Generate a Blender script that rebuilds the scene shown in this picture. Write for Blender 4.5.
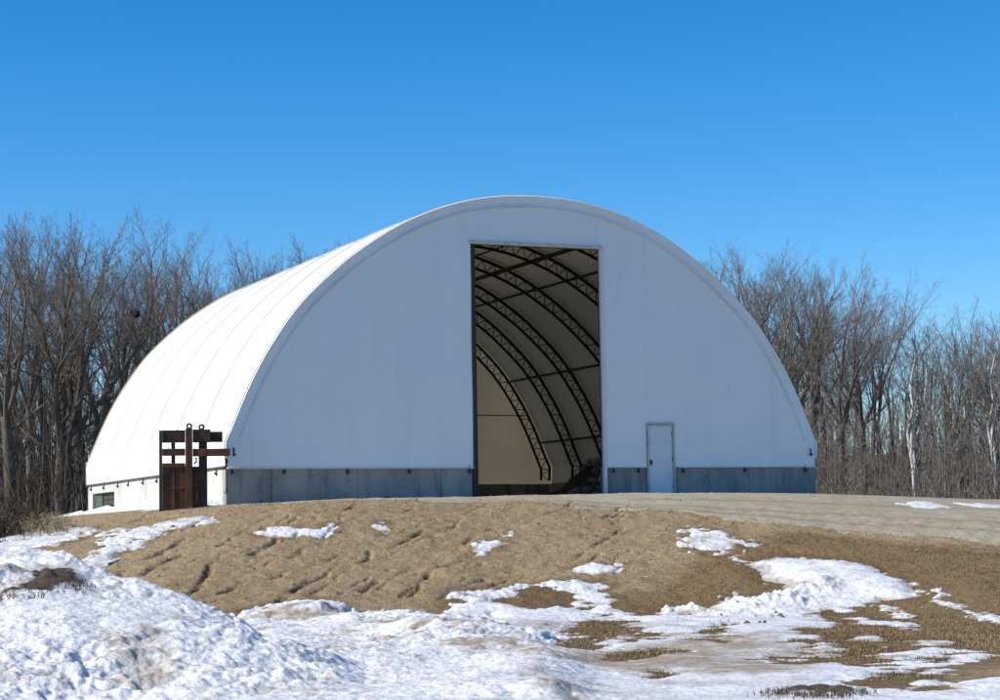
import bpy, math, random
import numpy as np
from mathutils import Vector, Matrix

S = bpy.context.scene
for o in list(bpy.data.objects):
    bpy.data.objects.remove(o)

# ------------------------------------------------------------------ camera, light, exposure
CAM = np.array([-24.0072, -53.2215, -1.9350])
YAW, PITCH, ROLL, FPX = 0.405617, 0.090055, -0.016810, 2050.0
def rot(yaw, pitch, roll):
    f = np.array([math.sin(yaw)*math.cos(pitch), math.cos(yaw)*math.cos(pitch), math.sin(pitch)])
    r = np.array([math.cos(yaw), -math.sin(yaw), 0.0]); u = np.cross(r, f)
    c, s = math.cos(roll), math.sin(roll)
    return np.array([c*r+s*u, -s*r+c*u, f])
RM = rot(YAW, PITCH, ROLL)
cd = bpy.data.cameras.new('camera'); cam = bpy.data.objects.new('camera', cd)
S.collection.objects.link(cam); S.camera = cam
cd.sensor_fit = 'HORIZONTAL'; cd.sensor_width = 36.0; cd.lens = FPX*36.0/1000.0
cd.clip_start = 0.5; cd.clip_end = 9000
mw = Matrix.Identity(4)
for i in range(3):
    mw[i][0], mw[i][1], mw[i][2], mw[i][3] = RM[0][i], RM[1][i], -RM[2][i], CAM[i]
cam.matrix_world = mw

SUN_EL, SUN_AZ = math.radians(37), math.radians(-83)      # azimuth from +Y towards +X
world = bpy.data.worlds.new('World'); S.world = world; world.use_nodes = True
wn = world.node_tree; bg = wn.nodes['Background']
sky = wn.nodes.new('ShaderNodeTexSky'); sky.sky_type = 'NISHITA'; sky.sun_disc = False
sky.sun_elevation = SUN_EL; sky.sun_rotation = SUN_AZ
sky.altitude = 900; sky.air_density = 1.0; sky.dust_density = 0.0; sky.ozone_density = 4.6
hs = wn.nodes.new('ShaderNodeHueSaturation'); hs.inputs['Saturation'].default_value = 1.36; hs.inputs['Hue'].default_value = 0.502
hs.inputs['Value'].default_value = 1.0
wn.links.new(sky.outputs[0], hs.inputs['Color']); wn.links.new(hs.outputs[0], bg.inputs['Color'])
bg.inputs['Strength'].default_value = 0.112
sl = bpy.data.lights.new('sun', 'SUN'); sl.energy = 4.5; sl.angle = math.radians(0.5); sl.color = (1.0, 0.95, 0.87)
sun = bpy.data.objects.new('sun', sl); S.collection.objects.link(sun)
sd = Vector((math.sin(SUN_AZ)*math.cos(SUN_EL), math.cos(SUN_AZ)*math.cos(SUN_EL), math.sin(SUN_EL)))
sun.rotation_euler = sd.to_track_quat('Z', 'Y').to_euler(); sun.location = (-60, 0, 60)
S.view_settings.view_transform = 'Standard'; S.view_settings.look = 'None'
S.view_settings.exposure = 0.48; S.view_settings.gamma = 1.0; S.view_settings.use_curve_mapping = False
S.render.engine = 'CYCLES'
S.cycles.max_bounces = 8; S.cycles.diffuse_bounces = 5; S.cycles.glossy_bounces = 2
S.cycles.transparent_max_bounces = 4

random.seed(7); rng = np.random.default_rng(7)

# ------------------------------------------------------------------ helpers
def link(o, parent=None):
    S.collection.objects.link(o)
    if parent is not None: o.parent = parent
    return o
def tag(o, label=None, cat=None, group=None, kind=None):
    if label: o['label'] = label
    if cat: o['category'] = cat
    if group: o['group'] = group
    if kind: o['kind'] = kind
    return o
def empty(name, loc=(0, 0, 0), rz=0.0):
    o = bpy.data.objects.new(name, None); o.location = loc; o.rotation_euler = (0, 0, rz)
    o.empty_display_size = 0.2
    return link(o)
def np_mesh(name, V, F, mats=(), mi=None, smooth=False, attrs=None):
    """V (n,3); F (m,k) array with one k, or list of arrays with different k"""
    me = bpy.data.meshes.new(name)
    Fs = F if isinstance(F, list) else [F]
    Fs = [np.asarray(f, np.int32) for f in Fs if len(f)]
    idx = np.concatenate([f.ravel() for f in Fs]); tot = np.concatenate([np.full(len(f), f.shape[1], np.int32) for f in Fs])
    st = np.concatenate([[0], np.cumsum(tot)[:-1]]).astype(np.int32)
    me.vertices.add(len(V)); me.vertices.foreach_set('co', np.ascontiguousarray(V, np.float32).ravel())
    me.loops.add(len(idx)); me.loops.foreach_set('vertex_index', idx.astype(np.int32))
    me.polygons.add(len(tot)); me.polygons.foreach_set('loop_start', st); me.polygons.foreach_set('loop_total', tot)
    for m in mats: me.materials.append(m)
    if mi is not None: me.polygons.foreach_set('material_index', np.asarray(mi, np.int32))
    me.polygons.foreach_set('use_smooth', np.full(len(tot), bool(smooth)))
    for k, a in (attrs or {}).items():
        at = me.attributes.new(k, 'FLOAT', 'POINT'); at.data.foreach_set('value', np.asarray(a, np.float32))
    me.update(calc_edges=True); me.validate()
    return me

class MB:
    """collects boxes and tubes, links them as one mesh object"""
    def __init__(s): s.v = []; s.q = []; s.n = 0
    def add(s, V, Q):
        s.v.append(np.asarray(V, float)); s.q.append(np.asarray(Q)+s.n); s.n += len(V); return s
    def box(s, x0, y0, z0, x1, y1, z1, b=0.0):
        if b <= 0:
            V = [(x, y, z) for z in (z0, z1) for y in (y0, y1) for x in (x0, x1)]
            Q = [(0, 2, 3, 1), (4, 5, 7, 6), (0, 1, 5, 4), (2, 6, 7, 3), (0, 4, 6, 2), (1, 3, 7, 5)]
            return s.add(V, Q)
        # chamfered box : three shells of 8 verts each axis
        V = []; 
        for z in (z0, z1):
            for y in (y0, y1):
                for x in (x0, x1):
                    sx = b if x == x0 else -b; sy = b if y == y0 else -b; sz = b if z == z0 else -b
                    V += [(x, y+sy, z+sz), (x+sx, y, z+sz), (x+sx, y+sy, z)]
        def vi(i, j, k, a): return 3*(i+2*j+4*k)+a
        Q = []
        for e in (0, 1):
            f = [vi(e, 0, 0, 0), vi(e, 1, 0, 0), vi(e, 1, 1, 0), vi(e, 0, 1, 0)]; Q.append(f if e else f[::-1])
            f = [vi(0, e, 0, 1), vi(0, e, 1, 1), vi(1, e, 1, 1), vi(1, e, 0, 1)]; Q.append(f if e else f[::-1])
            f = [vi(0, 0, e, 2), vi(1, 0, e, 2), vi(1, 1, e, 2), vi(0, 1, e, 2)]; Q.append(f if e else f[::-1])
        for j in (0, 1):
            for k in (0, 1):
                f = [vi(0, j, k, 1), vi(1, j, k, 1), vi(1, j, k, 2), vi(0, j, k, 2)]; Q.append(f)
        for i in (0, 1):
            for k in (0, 1):
                Q.append([vi(i, 0, k, 0), vi(i, 1, k, 0), vi(i, 1, k, 2), vi(i, 0, k, 2)])
            for j in (0, 1):
                Q.append([vi(i, j, 0, 0), vi(i, j, 1, 0), vi(i, j, 1, 1), vi(i, j, 0, 1)])
        for i in (0, 1):
            for j in (0, 1):
                for k in (0, 1):
                    Q.append([vi(i, j, k, 0), vi(i, j, k, 1), vi(i, j, k, 2), vi(i, j, k, 2)])
        Q2 = [q for q in Q if len(set(q)) == 4]; T = [q[:3] for q in Q if len(set(q)) == 3]
        base = s.n; s.add(V, Q2); s.t = getattr(s, 't', []) + [tuple(i+base for i in t) for t in T]
        return s
    def tube(s, pts, r, k=8, closed=False):
        pts = [Vector(p) for p in pts]; n = len(pts); V = []; Q = []
        up = Vector((0, 0, 1)); prev = None
        for i, p in enumerate(pts):
            if closed: t = pts[(i+1) % n]-pts[i-1]
            else: t = pts[min(i+1, n-1)]-pts[max(i-1, 0)]
            t.normalize()
            a = prev - t*prev.dot(t) if prev is not None else None
            if a is None or a.length < 1e-4:
                a = t.cross(up if abs(t.z) < 0.95 else Vector((1, 0, 0)))
            a.normalize(); prev = a; b = t.cross(a)
            rr = r[i] if hasattr(r, '__len__') else r
            for j in range(k):
                w = 2*math.pi*j/k; V.append(p+(a*math.cos(w)+b*math.sin(w))*rr)
        m = n if closed else n-1
        for i in range(m):
            for j in range(k):
                i2 = (i+1) % n; j2 = (j+1) % k
                Q.append((i*k+j, i*k+j2, i2*k+j2, i2*k+j))
        base = s.n
        s.add([tuple(v) for v in V], Q)
        if not closed and k == 8:
            s.q.append(np.array([(0, 1, 2, 3), (0, 3, 4, 7), (4, 5, 6, 7)])[:, ::-1]+base)
            e = base+(n-1)*k
            s.q.append(np.array([(0, 1, 2, 3), (0, 3, 4, 7), (4, 5, 6, 7)])+e)
        return s
    def build(s, name, mat, parent=None, smooth=False):
        V = np.concatenate(s.v); Q = np.concatenate(s.q)
        T = getattr(s, 't', [])
        me = np_mesh(name, V, [Q, np.array(T)] if T else Q, [mat], smooth=smooth)
        import bmesh
        if len(V) < 6000:
            bm = bmesh.new(); bm.from_mesh(me); bmesh.ops.recalc_face_normals(bm, faces=bm.faces); bm.to_mesh(me); bm.free()
        return link(bpy.data.objects.new(name, me), parent)

def seg_tubes(P0, P1, R0, R1, k=3):
    """many independent tapered tubes at once -> V, Q"""
    P0 = np.asarray(P0, float); P1 = np.asarray(P1, float); R0 = np.asarray(R0, float); R1 = np.asarray(R1, float)
    t = P1-P0; L = np.linalg.norm(t, axis=1, keepdims=True)+1e-9; t = t/L
    h = np.where(np.abs(t[:, 2:3]) < 0.9, [[0, 0, 1.0]], [[1.0, 0, 0]])
    a = np.cross(t, h); a /= np.linalg.norm(a, axis=1, keepdims=True)+1e-9; b = np.cross(t, a)
    n = len(P0); V = np.zeros((n, 2, k, 3))
    for j in range(k):
        w = 2*math.pi*j/k; d = a*math.cos(w)+b*math.sin(w)
        V[:, 0, j] = P0+d*R0[:, None]; V[:, 1, j] = P1+d*R1[:, None]
    base = (np.arange(n)*2*k)[:, None]
    Q = np.concatenate([base+np.array([[j, (j+1) % k, k+(j+1) % k, k+j]]) for j in range(k)])
    return V.reshape(-1, 3), Q

def hash2(ix, iy, seed):
    h = (ix.astype(np.int64)*374761393+iy.astype(np.int64)*668265263+seed*974711) & 0x7fffffff
    h = ((h ^ (h >> 13))*1274126177) & 0x7fffffff
    h = (h ^ (h >> 16))
    return (h & 0xffffff)/float(0xffffff)
def vnoise(x, y, seed=0):
    xi = np.floor(x); yi = np.floor(y); fx = x-xi; fy = y-yi
    fx = fx*fx*fx*(fx*(fx*6-15)+10); fy = fy*fy*fy*(fy*(fy*6-15)+10)
    a = hash2(xi, yi, seed); b = hash2(xi+1, yi, seed); c = hash2(xi, yi+1, seed); d = hash2(xi+1, yi+1, seed)
    return (a+(b-a)*fx)*(1-fy)+(c+(d-c)*fx)*fy-0.5
def fbm(x, y, sc, octv=4, seed=0, gain=0.5):
    out = 0; amp = 1.0; 
    for i in range(octv):
        ca, sa = math.cos(0.7*i+0.3), math.sin(0.7*i+0.3)
        u, v = (x*ca-y*sa)/sc, (x*sa+y*ca)/sc
        out = out+vnoise(u+17.3*i, v-9.1*i, seed+i)*amp; amp *= gain; sc *= 0.5
    return out
def sstep(a, b, x):
    t = np.clip((x-a)/(b-a), 0, 1); return t*t*(3-2*t)

# ------------------------------------------------------------------ materials
def M(name, col, rough=0.7, metal=0.0, noise=None, bump=None, spec=0.3, extra=None):
    """procedural material: noise = (scale, colour2, lo, hi[, detail]) ; bump = (scale, strength, dist)"""
    m = bpy.data.materials.new(name); m.use_nodes = True; nt = m.node_tree
    p = nt.nodes['Principled BSDF']; p.inputs['Roughness'].default_value = rough
    p.inputs['Metallic'].default_value = metal; p.inputs['Specular IOR Level'].default_value = spec
    tc = nt.nodes.new('ShaderNodeTexCoord'); cur = None
    rgb = nt.nodes.new('ShaderNodeRGB'); rgb.outputs[0].default_value = (*col, 1); cur = rgb.outputs[0]
    for n in (noise or []):
        tx = nt.nodes.new('ShaderNodeTexNoise'); tx.inputs['Scale'].default_value = n[0]
        tx.inputs['Detail'].default_value = n[4] if len(n) > 4 else 5
        mp = nt.nodes.new('ShaderNodeMapping'); nt.links.new(tc.outputs['Object'], mp.inputs[0])
        if len(n) > 5: mp.inputs['Scale'].default_value = n[5]
        nt.links.new(mp.outputs[0], tx.inputs['Vector'])
        mr = nt.nodes.new('ShaderNodeMapRange'); mr.inputs[1].default_value = n[2]; mr.inputs[2].default_value = n[3]
        nt.links.new(tx.outputs[0], mr.inputs[0])
        mx = nt.nodes.new('ShaderNodeMix'); mx.data_type = 'RGBA'
        nt.links.new(mr.outputs[0], mx.inputs[0]); nt.links.new(cur, mx.inputs[6]); mx.inputs[7].default_value = (*n[1], 1)
        cur = mx.outputs[2]
    nt.links.new(cur, p.inputs['Base Color'])
    nrm = None
    for b in (bump or []):
        tx = nt.nodes.new('ShaderNodeTexNoise'); tx.inputs['Scale'].default_value = b[0]; tx.inputs['Detail'].default_value = 6
        mp = nt.nodes.new('ShaderNodeMapping'); nt.links.new(tc.outputs['Object'], mp.inputs[0])
        if len(b) > 3: mp.inputs['Scale'].default_value = b[3]
        nt.links.new(mp.outputs[0], tx.inputs['Vector'])
        bp = nt.nodes.new('ShaderNodeBump'); bp.inputs['Strength'].default_value = b[1]; bp.inputs['Distance'].default_value = b[2]
        nt.links.new(tx.outputs[0], bp.inputs['Height'])
        if nrm is not None: nt.links.new(nrm, bp.inputs['Normal'])
        nrm = bp.outputs[0]
    if nrm is not None: nt.links.new(nrm, p.inputs['Normal'])
    return m
def attr_mix(m, attr, col, lo=0.0, hi=1.0, nscale=None, namp=0.6):
    """mix a further colour in where a mesh attribute (plus noise) is high"""
    nt = m.node_tree; p = nt.nodes['Principled BSDF']; cur = p.inputs['Base Color'].links[0].from_socket
    at = nt.nodes.new('ShaderNodeAttribute'); at.attribute_name = attr; v = at.outputs['Fac']
    if nscale:
        tc = nt.nodes.new('ShaderNodeTexCoord'); tx = nt.nodes.new('ShaderNodeTexNoise')
        tx.inputs['Scale'].default_value = nscale; tx.inputs['Detail'].default_value = 6
        nt.links.new(tc.outputs['Object'], tx.inputs['Vector'])
        ma = nt.nodes.new('ShaderNodeMath'); ma.operation = 'MULTIPLY_ADD'; ma.inputs[1].default_value = namp*2
        ma.inputs[2].default_value = -namp; nt.links.new(tx.outputs[0], ma.inputs[0])
        ad = nt.nodes.new('ShaderNodeMath'); ad.operation = 'ADD'; nt.links.new(v, ad.inputs[0]); nt.links.new(ma.outputs[0], ad.inputs[1]); v = ad.outputs[0]
    mr = nt.nodes.new('ShaderNodeMapRange'); mr.inputs[1].default_value = lo; mr.inputs[2].default_value = hi; nt.links.new(v, mr.inputs[0])
    mx = nt.nodes.new('ShaderNodeMix'); mx.data_type = 'RGBA'; nt.links.new(mr.outputs[0], mx.inputs[0])
    nt.links.new(cur, mx.inputs[6]); mx.inputs[7].default_value = (*col, 1); nt.links.new(mx.outputs[2], p.inputs['Base Color'])
    return m

m_soil = M('soil', (0.295, 0.215, 0.122), 0.95, noise=[(0.55, (0.25, 0.178, 0.097), 0.42, 0.62), (3.5, (0.325, 0.245, 0.148), 0.48, 0.66), (9, (0.235, 0.168, 0.092), 0.52, 0.66), (28, (0.19, 0.135, 0.075), 0.58, 0.74), (40, (0.36, 0.28, 0.18), 0.62, 0.76)],
           bump=[(5, 0.6, 0.10), (16, 0.6, 0.05), (55, 0.5, 0.015)], spec=0.1)
attr_mix(m_soil, 'grass', (0.195, 0.13, 0.065), 0.3, 0.9, 2.5, 0.5)
attr_mix(m_soil, 'wet', (0.115, 0.075, 0.038), 0.35, 1.1, 3.0, 0.45)
attr_mix(m_soil, 'wood', (0.13, 0.095, 0.06), 0.2, 0.9, 1.5, 0.4)
attr_mix(m_soil, 'rill', (0.13, 0.085, 0.045), 0.35, 1.0, 6.0, 0.35)
m_gravel = M('gravel', (0.36, 0.315, 0.225), 0.95, noise=[(0.35, (0.33, 0.27, 0.175), 0.42, 0.62, 4, (1, 1, 1)), (4, (0.41, 0.365, 0.275), 0.5, 0.7), (26, (0.19, 0.15, 0.11), 0.55, 0.7)],
             bump=[(30, 0.5, 0.03), (90, 0.5, 0.01)], spec=0.1)
attr_mix(m_gravel, 'rut', (0.27, 0.215, 0.145), 0.25, 1.1, 4.0, 0.5)
m_snow = M('snow', (0.68, 0.675, 0.672), 0.75, noise=[(1.3, (0.53, 0.525, 0.52), 0.45, 0.66), (0.6, (0.70, 0.70, 0.70), 0.52, 0.7), (9, (0.44, 0.43, 0.41), 0.54, 0.68), (35, (0.36, 0.34, 0.31), 0.60, 0.70)], bump=[(14, 0.55, 0.05), (60, 0.5, 0.015)], spec=0.25)
attr_mix(m_snow, 'dirt', (0.30, 0.235, 0.16), 0.45, 1.05, 3.2, 0.55)
attr_mix(m_snow, 'mud', (0.075, 0.05, 0.032), 0.3, 0.6, 7.0, 0.5)
m_fabric = M('white_fabric', (0.88, 0.92, 0.92), 0.55, noise=[(0.9, (0.85, 0.89, 0.90), 0.4, 0.7, 4), (0.8, (0.80, 0.84, 0.85), 0.55, 0.8, 6, (3, 3, 0.25))], bump=[(0.8, 0.5, 0.14, (1.0, 1.0, 0.3)), (2.2, 0.4, 0.06, (1.6, 1, 0.25))], spec=0.3)
def translucent(m, w, col):
    nt = m.node_tree; p = nt.nodes['Principled BSDF']; out = nt.nodes['Material Output']
    tr = nt.nodes.new('ShaderNodeBsdfTranslucent'); tr.inputs['Color'].default_value = (*col, 1)
    mx = nt.nodes.new('ShaderNodeMixShader'); mx.inputs[0].default_value = w
    nt.links.new(p.outputs[0], mx.inputs[1]); nt.links.new(tr.outputs[0], mx.inputs[2]); nt.links.new(mx.outputs[0], out.inputs['Surface'])
translucent(m_fabric, 0.07, (0.80, 0.60, 0.34))
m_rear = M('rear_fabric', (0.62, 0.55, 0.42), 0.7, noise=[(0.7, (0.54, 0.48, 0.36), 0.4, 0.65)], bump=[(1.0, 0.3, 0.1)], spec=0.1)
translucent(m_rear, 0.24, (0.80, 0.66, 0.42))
m_lining = M('inner_fabric', (0.60, 0.56, 0.46), 0.8, noise=[(0.7, (0.52, 0.48, 0.385), 0.4, 0.65), (1.5, (0.45, 0.41, 0.33), 0.55, 0.8, 6, (1, 1, 0.3))], bump=[(1.5, 0.3, 0.08)], spec=0.1)
m_conc = M('concrete', (0.34, 0.345, 0.33), 0.9, noise=[(0.6, (0.25, 0.258, 0.255), 0.42, 0.58), (1.6, (0.15, 0.157, 0.155), 0.50, 0.72, 7, (1.6, 1.6, 0.35)), (14, (0.40, 0.40, 0.385), 0.55, 0.75)],
           bump=[(8, 0.35, 0.02), (40, 0.3, 0.006)], spec=0.15)
m_rust = M('rusty_steel', (0.135, 0.060, 0.033), 0.85, noise=[(2.2, (0.065, 0.037, 0.027), 0.40, 0.60), (5, (0.21, 0.085, 0.042), 0.56, 0.76, 6, (1, 1, 0.35)), (30, (0.035, 0.02, 0.016), 0.58, 0.72)], bump=[(25, 0.4, 0.01)], spec=0.2)
m_dsteel = M('dark_rusty_steel', (0.05, 0.036, 0.032), 0.8, noise=[(3, (0.095, 0.050, 0.033), 0.48, 0.68)], bump=[(25, 0.4, 0.01)], spec=0.2)
m_steel = M('galvanised_steel', (0.11, 0.11, 0.11), 0.6, 0.3, noise=[(5, (0.07, 0.068, 0.065), 0.45, 0.65)])
m_iron = M('dark_iron', (0.05, 0.048, 0.046), 0.7, 0.0, noise=[(7, (0.08, 0.06, 0.05), 0.5, 0.7)])
m_trim = M('cream_trim', (0.62, 0.58, 0.50), 0.7, noise=[(3, (0.50, 0.46, 0.40), 0.5, 0.7)])
m_door = M('white_door_paint', (0.72, 0.76, 0.78), 0.5, noise=[(1.2, (0.64, 0.69, 0.72), 0.45, 0.7), (4, (0.6, 0.64, 0.66), 0.6, 0.8, 6, (2, 2, 0.3))], bump=[(3, 0.1, 0.02)], spec=0.35)
m_dframe = M('grey_door_frame', (0.45, 0.47, 0.48), 0.6, noise=[(4, (0.27, 0.29, 0.31), 0.5, 0.7)])
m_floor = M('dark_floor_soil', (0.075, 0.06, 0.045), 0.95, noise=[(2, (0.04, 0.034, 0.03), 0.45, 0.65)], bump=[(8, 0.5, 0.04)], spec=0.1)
m_pane = M('green_board', (0.06, 0.09, 0.06), 0.7, noise=[(4, (0.08, 0.11, 0.085), 0.45, 0.65)])
m_bark = M('grey_brown_bark', (0.15, 0.125, 0.10), 0.95, noise=[(3, (0.095, 0.078, 0.062), 0.4, 0.62, 5, (3, 3, 0.6)), (9, (0.19, 0.165, 0.135), 0.58, 0.72)], bump=[(12, 0.6, 0.03, (2, 2, 0.4))], spec=0.1)
m_bark2 = M('grey_bark', (0.20, 0.18, 0.155), 0.95, noise=[(3, (0.13, 0.115, 0.10), 0.4, 0.62, 5, (3, 3, 0.6))], bump=[(12, 0.6, 0.03, (2, 2, 0.4))], spec=0.1)
m_twig = M('brown_twigs', (0.165, 0.142, 0.122), 0.95, noise=[(2, (0.20, 0.16, 0.125), 0.45, 0.65)], spec=0.1)
m_twig2 = M('grey_twigs', (0.23, 0.21, 0.19), 0.95, noise=[(2, (0.16, 0.135, 0.115), 0.45, 0.65)], spec=0.1)
m_birch = M('white_birch_bark', (0.50, 0.48, 0.45), 0.8, noise=[(5, (0.10, 0.09, 0.08), 0.60, 0.66, 5, (0.6, 0.6, 2.2)), (1.5, (0.5, 0.47, 0.43), 0.45, 0.65)], spec=0.15)
m_brush = M('lit_undergrowth_stems', (0.215, 0.185, 0.155), 0.95, noise=[(0.5, (0.28, 0.25, 0.215), 0.45, 0.6), (1.1, (0.14, 0.118, 0.098), 0.5, 0.65)], spec=0.1)  # right side of the wood: paler stems, sunlight put into their colour
m_straw = M('dry_straw', (0.25, 0.18, 0.095), 0.9, noise=[(0.8, (0.165, 0.11, 0.055), 0.42, 0.6), (5, (0.35, 0.27, 0.16), 0.55, 0.7)], spec=0.1)
m_weed = M('pale_dead_stalks', (0.42, 0.35, 0.21), 0.9, noise=[(3, (0.28, 0.21, 0.11), 0.45, 0.65)], spec=0.1)
m_debris = M('dark_brush_debris', (0.085, 0.062, 0.042), 0.95, noise=[(6, (0.15, 0.10, 0.06), 0.5, 0.7)], spec=0.1)
m_clod = M('dirt_clod', (0.15, 0.11, 0.075), 0.95, noise=[(8, (0.23, 0.175, 0.12), 0.48, 0.68)], bump=[(20, 0.6, 0.03)], spec=0.1)
m_rub = [M('rubble_grey', (0.38, 0.37, 0.35), 0.9, noise=[(5, (0.12, 0.12, 0.13), 0.45, 0.65)], bump=[(12, 0.5, 0.03)]),
         M('rubble_brown', (0.26, 0.21, 0.17), 0.9, noise=[(5, (0.15, 0.12, 0.10), 0.45, 0.65)], bump=[(12, 0.5, 0.03)]),
         M('rubble_blue', (0.22, 0.22, 0.28), 0.8, noise=[(5, (0.10, 0.10, 0.13), 0.45, 0.65)], bump=[(12, 0.5, 0.03)])]

# ------------------------------------------------------------------ terrain heights
FWD = np.array([math.sin(YAW), math.cos(YAW)]); RGT = np.array([math.cos(YAW), -math.sin(YAW)])
def ray(x, y): return np.array([(x-500)/FPX, -(y-350)/FPX, 1.0])@RM
def y_hor(x):                                                # image row of the horizon in column x
    a = RM
    d = [ray(x, 400), ray(x, 640)]; e = [v[2]/math.hypot(v[0], v[1]) for v in d]
    return 400+240*e[0]/(e[0]-e[1])
ZF = -3.55
def zat(x, rho, y): return CAM[2]+rho*(y_hor(x)-y)/FPX
cols = {   # column of view : height profile of the mound along it, (distance, row seen)
 -600: [(34, None), (42, 600), (52, 560), (66, 548)],
 -200: [(34, None), (43, 592), (51, 552), (62, 538)],
 0: [(36, None), (42, 592), (48, 552), (54, 533), (60, 525)],
 100: [(37, None), (42, 592), (46, 556), (51, 526), (55, 512)],
 200: [(38, None), (42, 588), (46, 545), (49, 518), (51.5, 506)],
 300: [(39, None), (43, 580), (46, 546), (49, 514), (51.5, 502)],
 400: [(39.5, None), (43, 582), (46, 547), (49, 513), (52, 499)],
 500: [(40, None), (43.5, 580), (47, 540), (50, 509), (53.5, 496)],
 600: [(40, None), (43.5, 580), (47, 542), (50.5, 511), (54.5, 493.3)],
 700: [(40, None), (43.5, 575), (46, 548), (49, 522), (52, 507), (56.5, 493)],
 800: [(39, None), (42, 580), (45, 553), (48, 530), (51.5, 511), (57, 493.5)],
 900: [(38, None), (41, 583), (44, 558), (47, 538), (51, 516), (58, 497)],
 1000: [(37, None), (40, 588), (43, 564), (46, 545), (51, 519), (59, 502)],
 1200: [(35, None), (39, 592), (43, 568), (46, 554), (51, 532), (61, 513)],
 1600: [(34, None), (40, 600), (46, 575), (54, 545), (66, 522)],
}
cx = np.array(sorted(cols)); RG = np.arange(0, 140, 0.25)
tab = []
for x in cx:
    r = [0.0]; z = [ZF]
    for (rho, y) in cols[x]:
        r.append(rho); z.append(ZF if y is None else zat(x, rho, y))
    r += [r[-1]+6, 85, 140]; z += [z[-1]*0.5+0.5*-0.95, -1.12 if x > 250 else -1.2, 3.2]
    t = np.interp(RG, r, z); k = np.exp(-0.5*(np.arange(-12, 13)/3.2)**2); k /= k.sum()
    tab.append(np.convolve(np.pad(t, 12, mode='edge'), k, 'valid'))
tab = np.array(tab)
xs_f = np.arange(-600, 1601, 20.0)
tabf = np.array([[0.0]]) 
tmp = np.stack([np.interp(xs_f, cx, tab[:, j]) for j in range(len(RG))], 1)
k = np.exp(-0.5*(np.arange(-6, 7)/2.2)**2); k /= k.sum()
tabf = np.stack([np.convolve(np.pad(tmp[:, j], 6, mode='edge'), k, 'valid') for j in range(len(RG))], 1)
bank = np.array([(-600, 560, 33), (-250, 549, 30), (0, 551, 28.5), (18, 552.5, 28.2), (60, 563, 27.6), (90, 575, 27.1), (144, 589, 26.4), (171, 597, 26.0),
                 (204, 611, 25.5), (261, 641, 24.6), (320, 668, 23.6), (400, 700, 22), (470, 716, 21)], float)
bank_z = np.array([zat(a, c, b) for a, b, c in bank])
def base_h(xc, rho):
    """mound and flat: view column xc, forward distance rho -> z"""
    xi = np.clip((xc+600)/20.0, 0, len(xs_f)-1.001); ri = np.clip(rho/0.25, 0, len(RG)-1.001)
    i = xi.astype(int); j = ri.astype(int); a = xi-i; b = ri-j
    return (tabf[i, j]*(1-a)+tabf[i+1, j]*a)*(1-b)+(tabf[i, j+1]*(1-a)+tabf[i+1, j+1]*a)*b
def bank_h(xc, rho):
    rb = np.interp(xc, bank[:, 0], bank[:, 2]); zb = np.interp(xc, bank[:, 0], bank_z)-ZF
    zb = np.where(xc > 470, zb*np.clip(1-(xc-470)/80, 0, 1), zb); zb = np.maximum(zb, 0)
    near = np.clip((rho-20.0)/(rb-20.0+1e-6), 0, 1); near = near**1.15
    far = 1-sstep(0.0, 3.4, rho-rb)
    near = np.where(rho < rb, near, 1.0)
    return zb*near*far
def cam_xy(P):
    """world xy -> view column, forward distance"""
    d = P[..., :2]-CAM[:2]; f = d@FWD; s = d@RGT
    fs = np.maximum(f, 1e-3)
    return 500+FPX*s/fs/math.cos(PITCH)*1.0, f
def img_to_world(x, y, banked=False):
    """point of the mound seen at a pixel of the photograph"""
    d = ray(x, y); dn = d/np.dot(d[:2], FWD)
    t = np.arange(14, 110, 0.05); P = CAM[None]+dn[None]*t[:, None]
    xc, f = cam_xy(P); h = base_h(xc, f)
    if banked: h = np.maximum(h, ZF+bank_h(xc, f))
    w = np.where(P[:, 2] <= h)[0]
    return P[w[0]] if len(w) else P[np.argmin(P[:, 2]-h)]
def seg_dist(X, Y, pts):
    out = np.full(X.shape, 1e9); par = np.zeros(X.shape)
    pts = np.asarray(pts)[:, :2]
    for i in range(len(pts)-1):
        a, b = pts[i], pts[i+1]; ab = b-a; L2 = ab@ab+1e-9
        t = np.clip(((X-a[0])*ab[0]+(Y-a[1])*ab[1])/L2, 0, 1)
        d = np.hypot(X-a[0]-t*ab[0], Y-a[1]-t*ab[1]); m = d < out
        out = np.where(m, d, out); par = np.where(m, (i+t)/(len(pts)-1), par)
    return out, par
def poly_sdf(X, Y, poly):
    """positive inside"""
    p = np.asarray(poly)[:, :2]; q = np.roll(p, -1, axis=0)
    out = np.full(X.shape, 1e9); ins = np.zeros(X.shape, bool)
    for a, b in zip(p, q):
        ab = b-a; L2 = ab@ab+1e-9; t = np.clip(((X-a[0])*ab[0]+(Y-a[1])*ab[1])/L2, 0, 1)
        out = np.minimum(out, np.hypot(X-a[0]-t*ab[0], Y-a[1]-t*ab[1]))
        c = (a[1] > Y) != (b[1] > Y)
        with np.errstate(divide='ignore', invalid='ignore'):
            xi = (b[0]-a[0])*(Y-a[1])/(b[1]-a[1]+1e-12)+a[0]
        ins ^= c & (X < xi)
    return np.where(ins, out, -out)
def W(pts): return [img_to_world(*p) for p in pts]
def sc(pts, ox, oy): return [(ox+a*0.3, oy+b*0.3) for a, b in pts]

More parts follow.
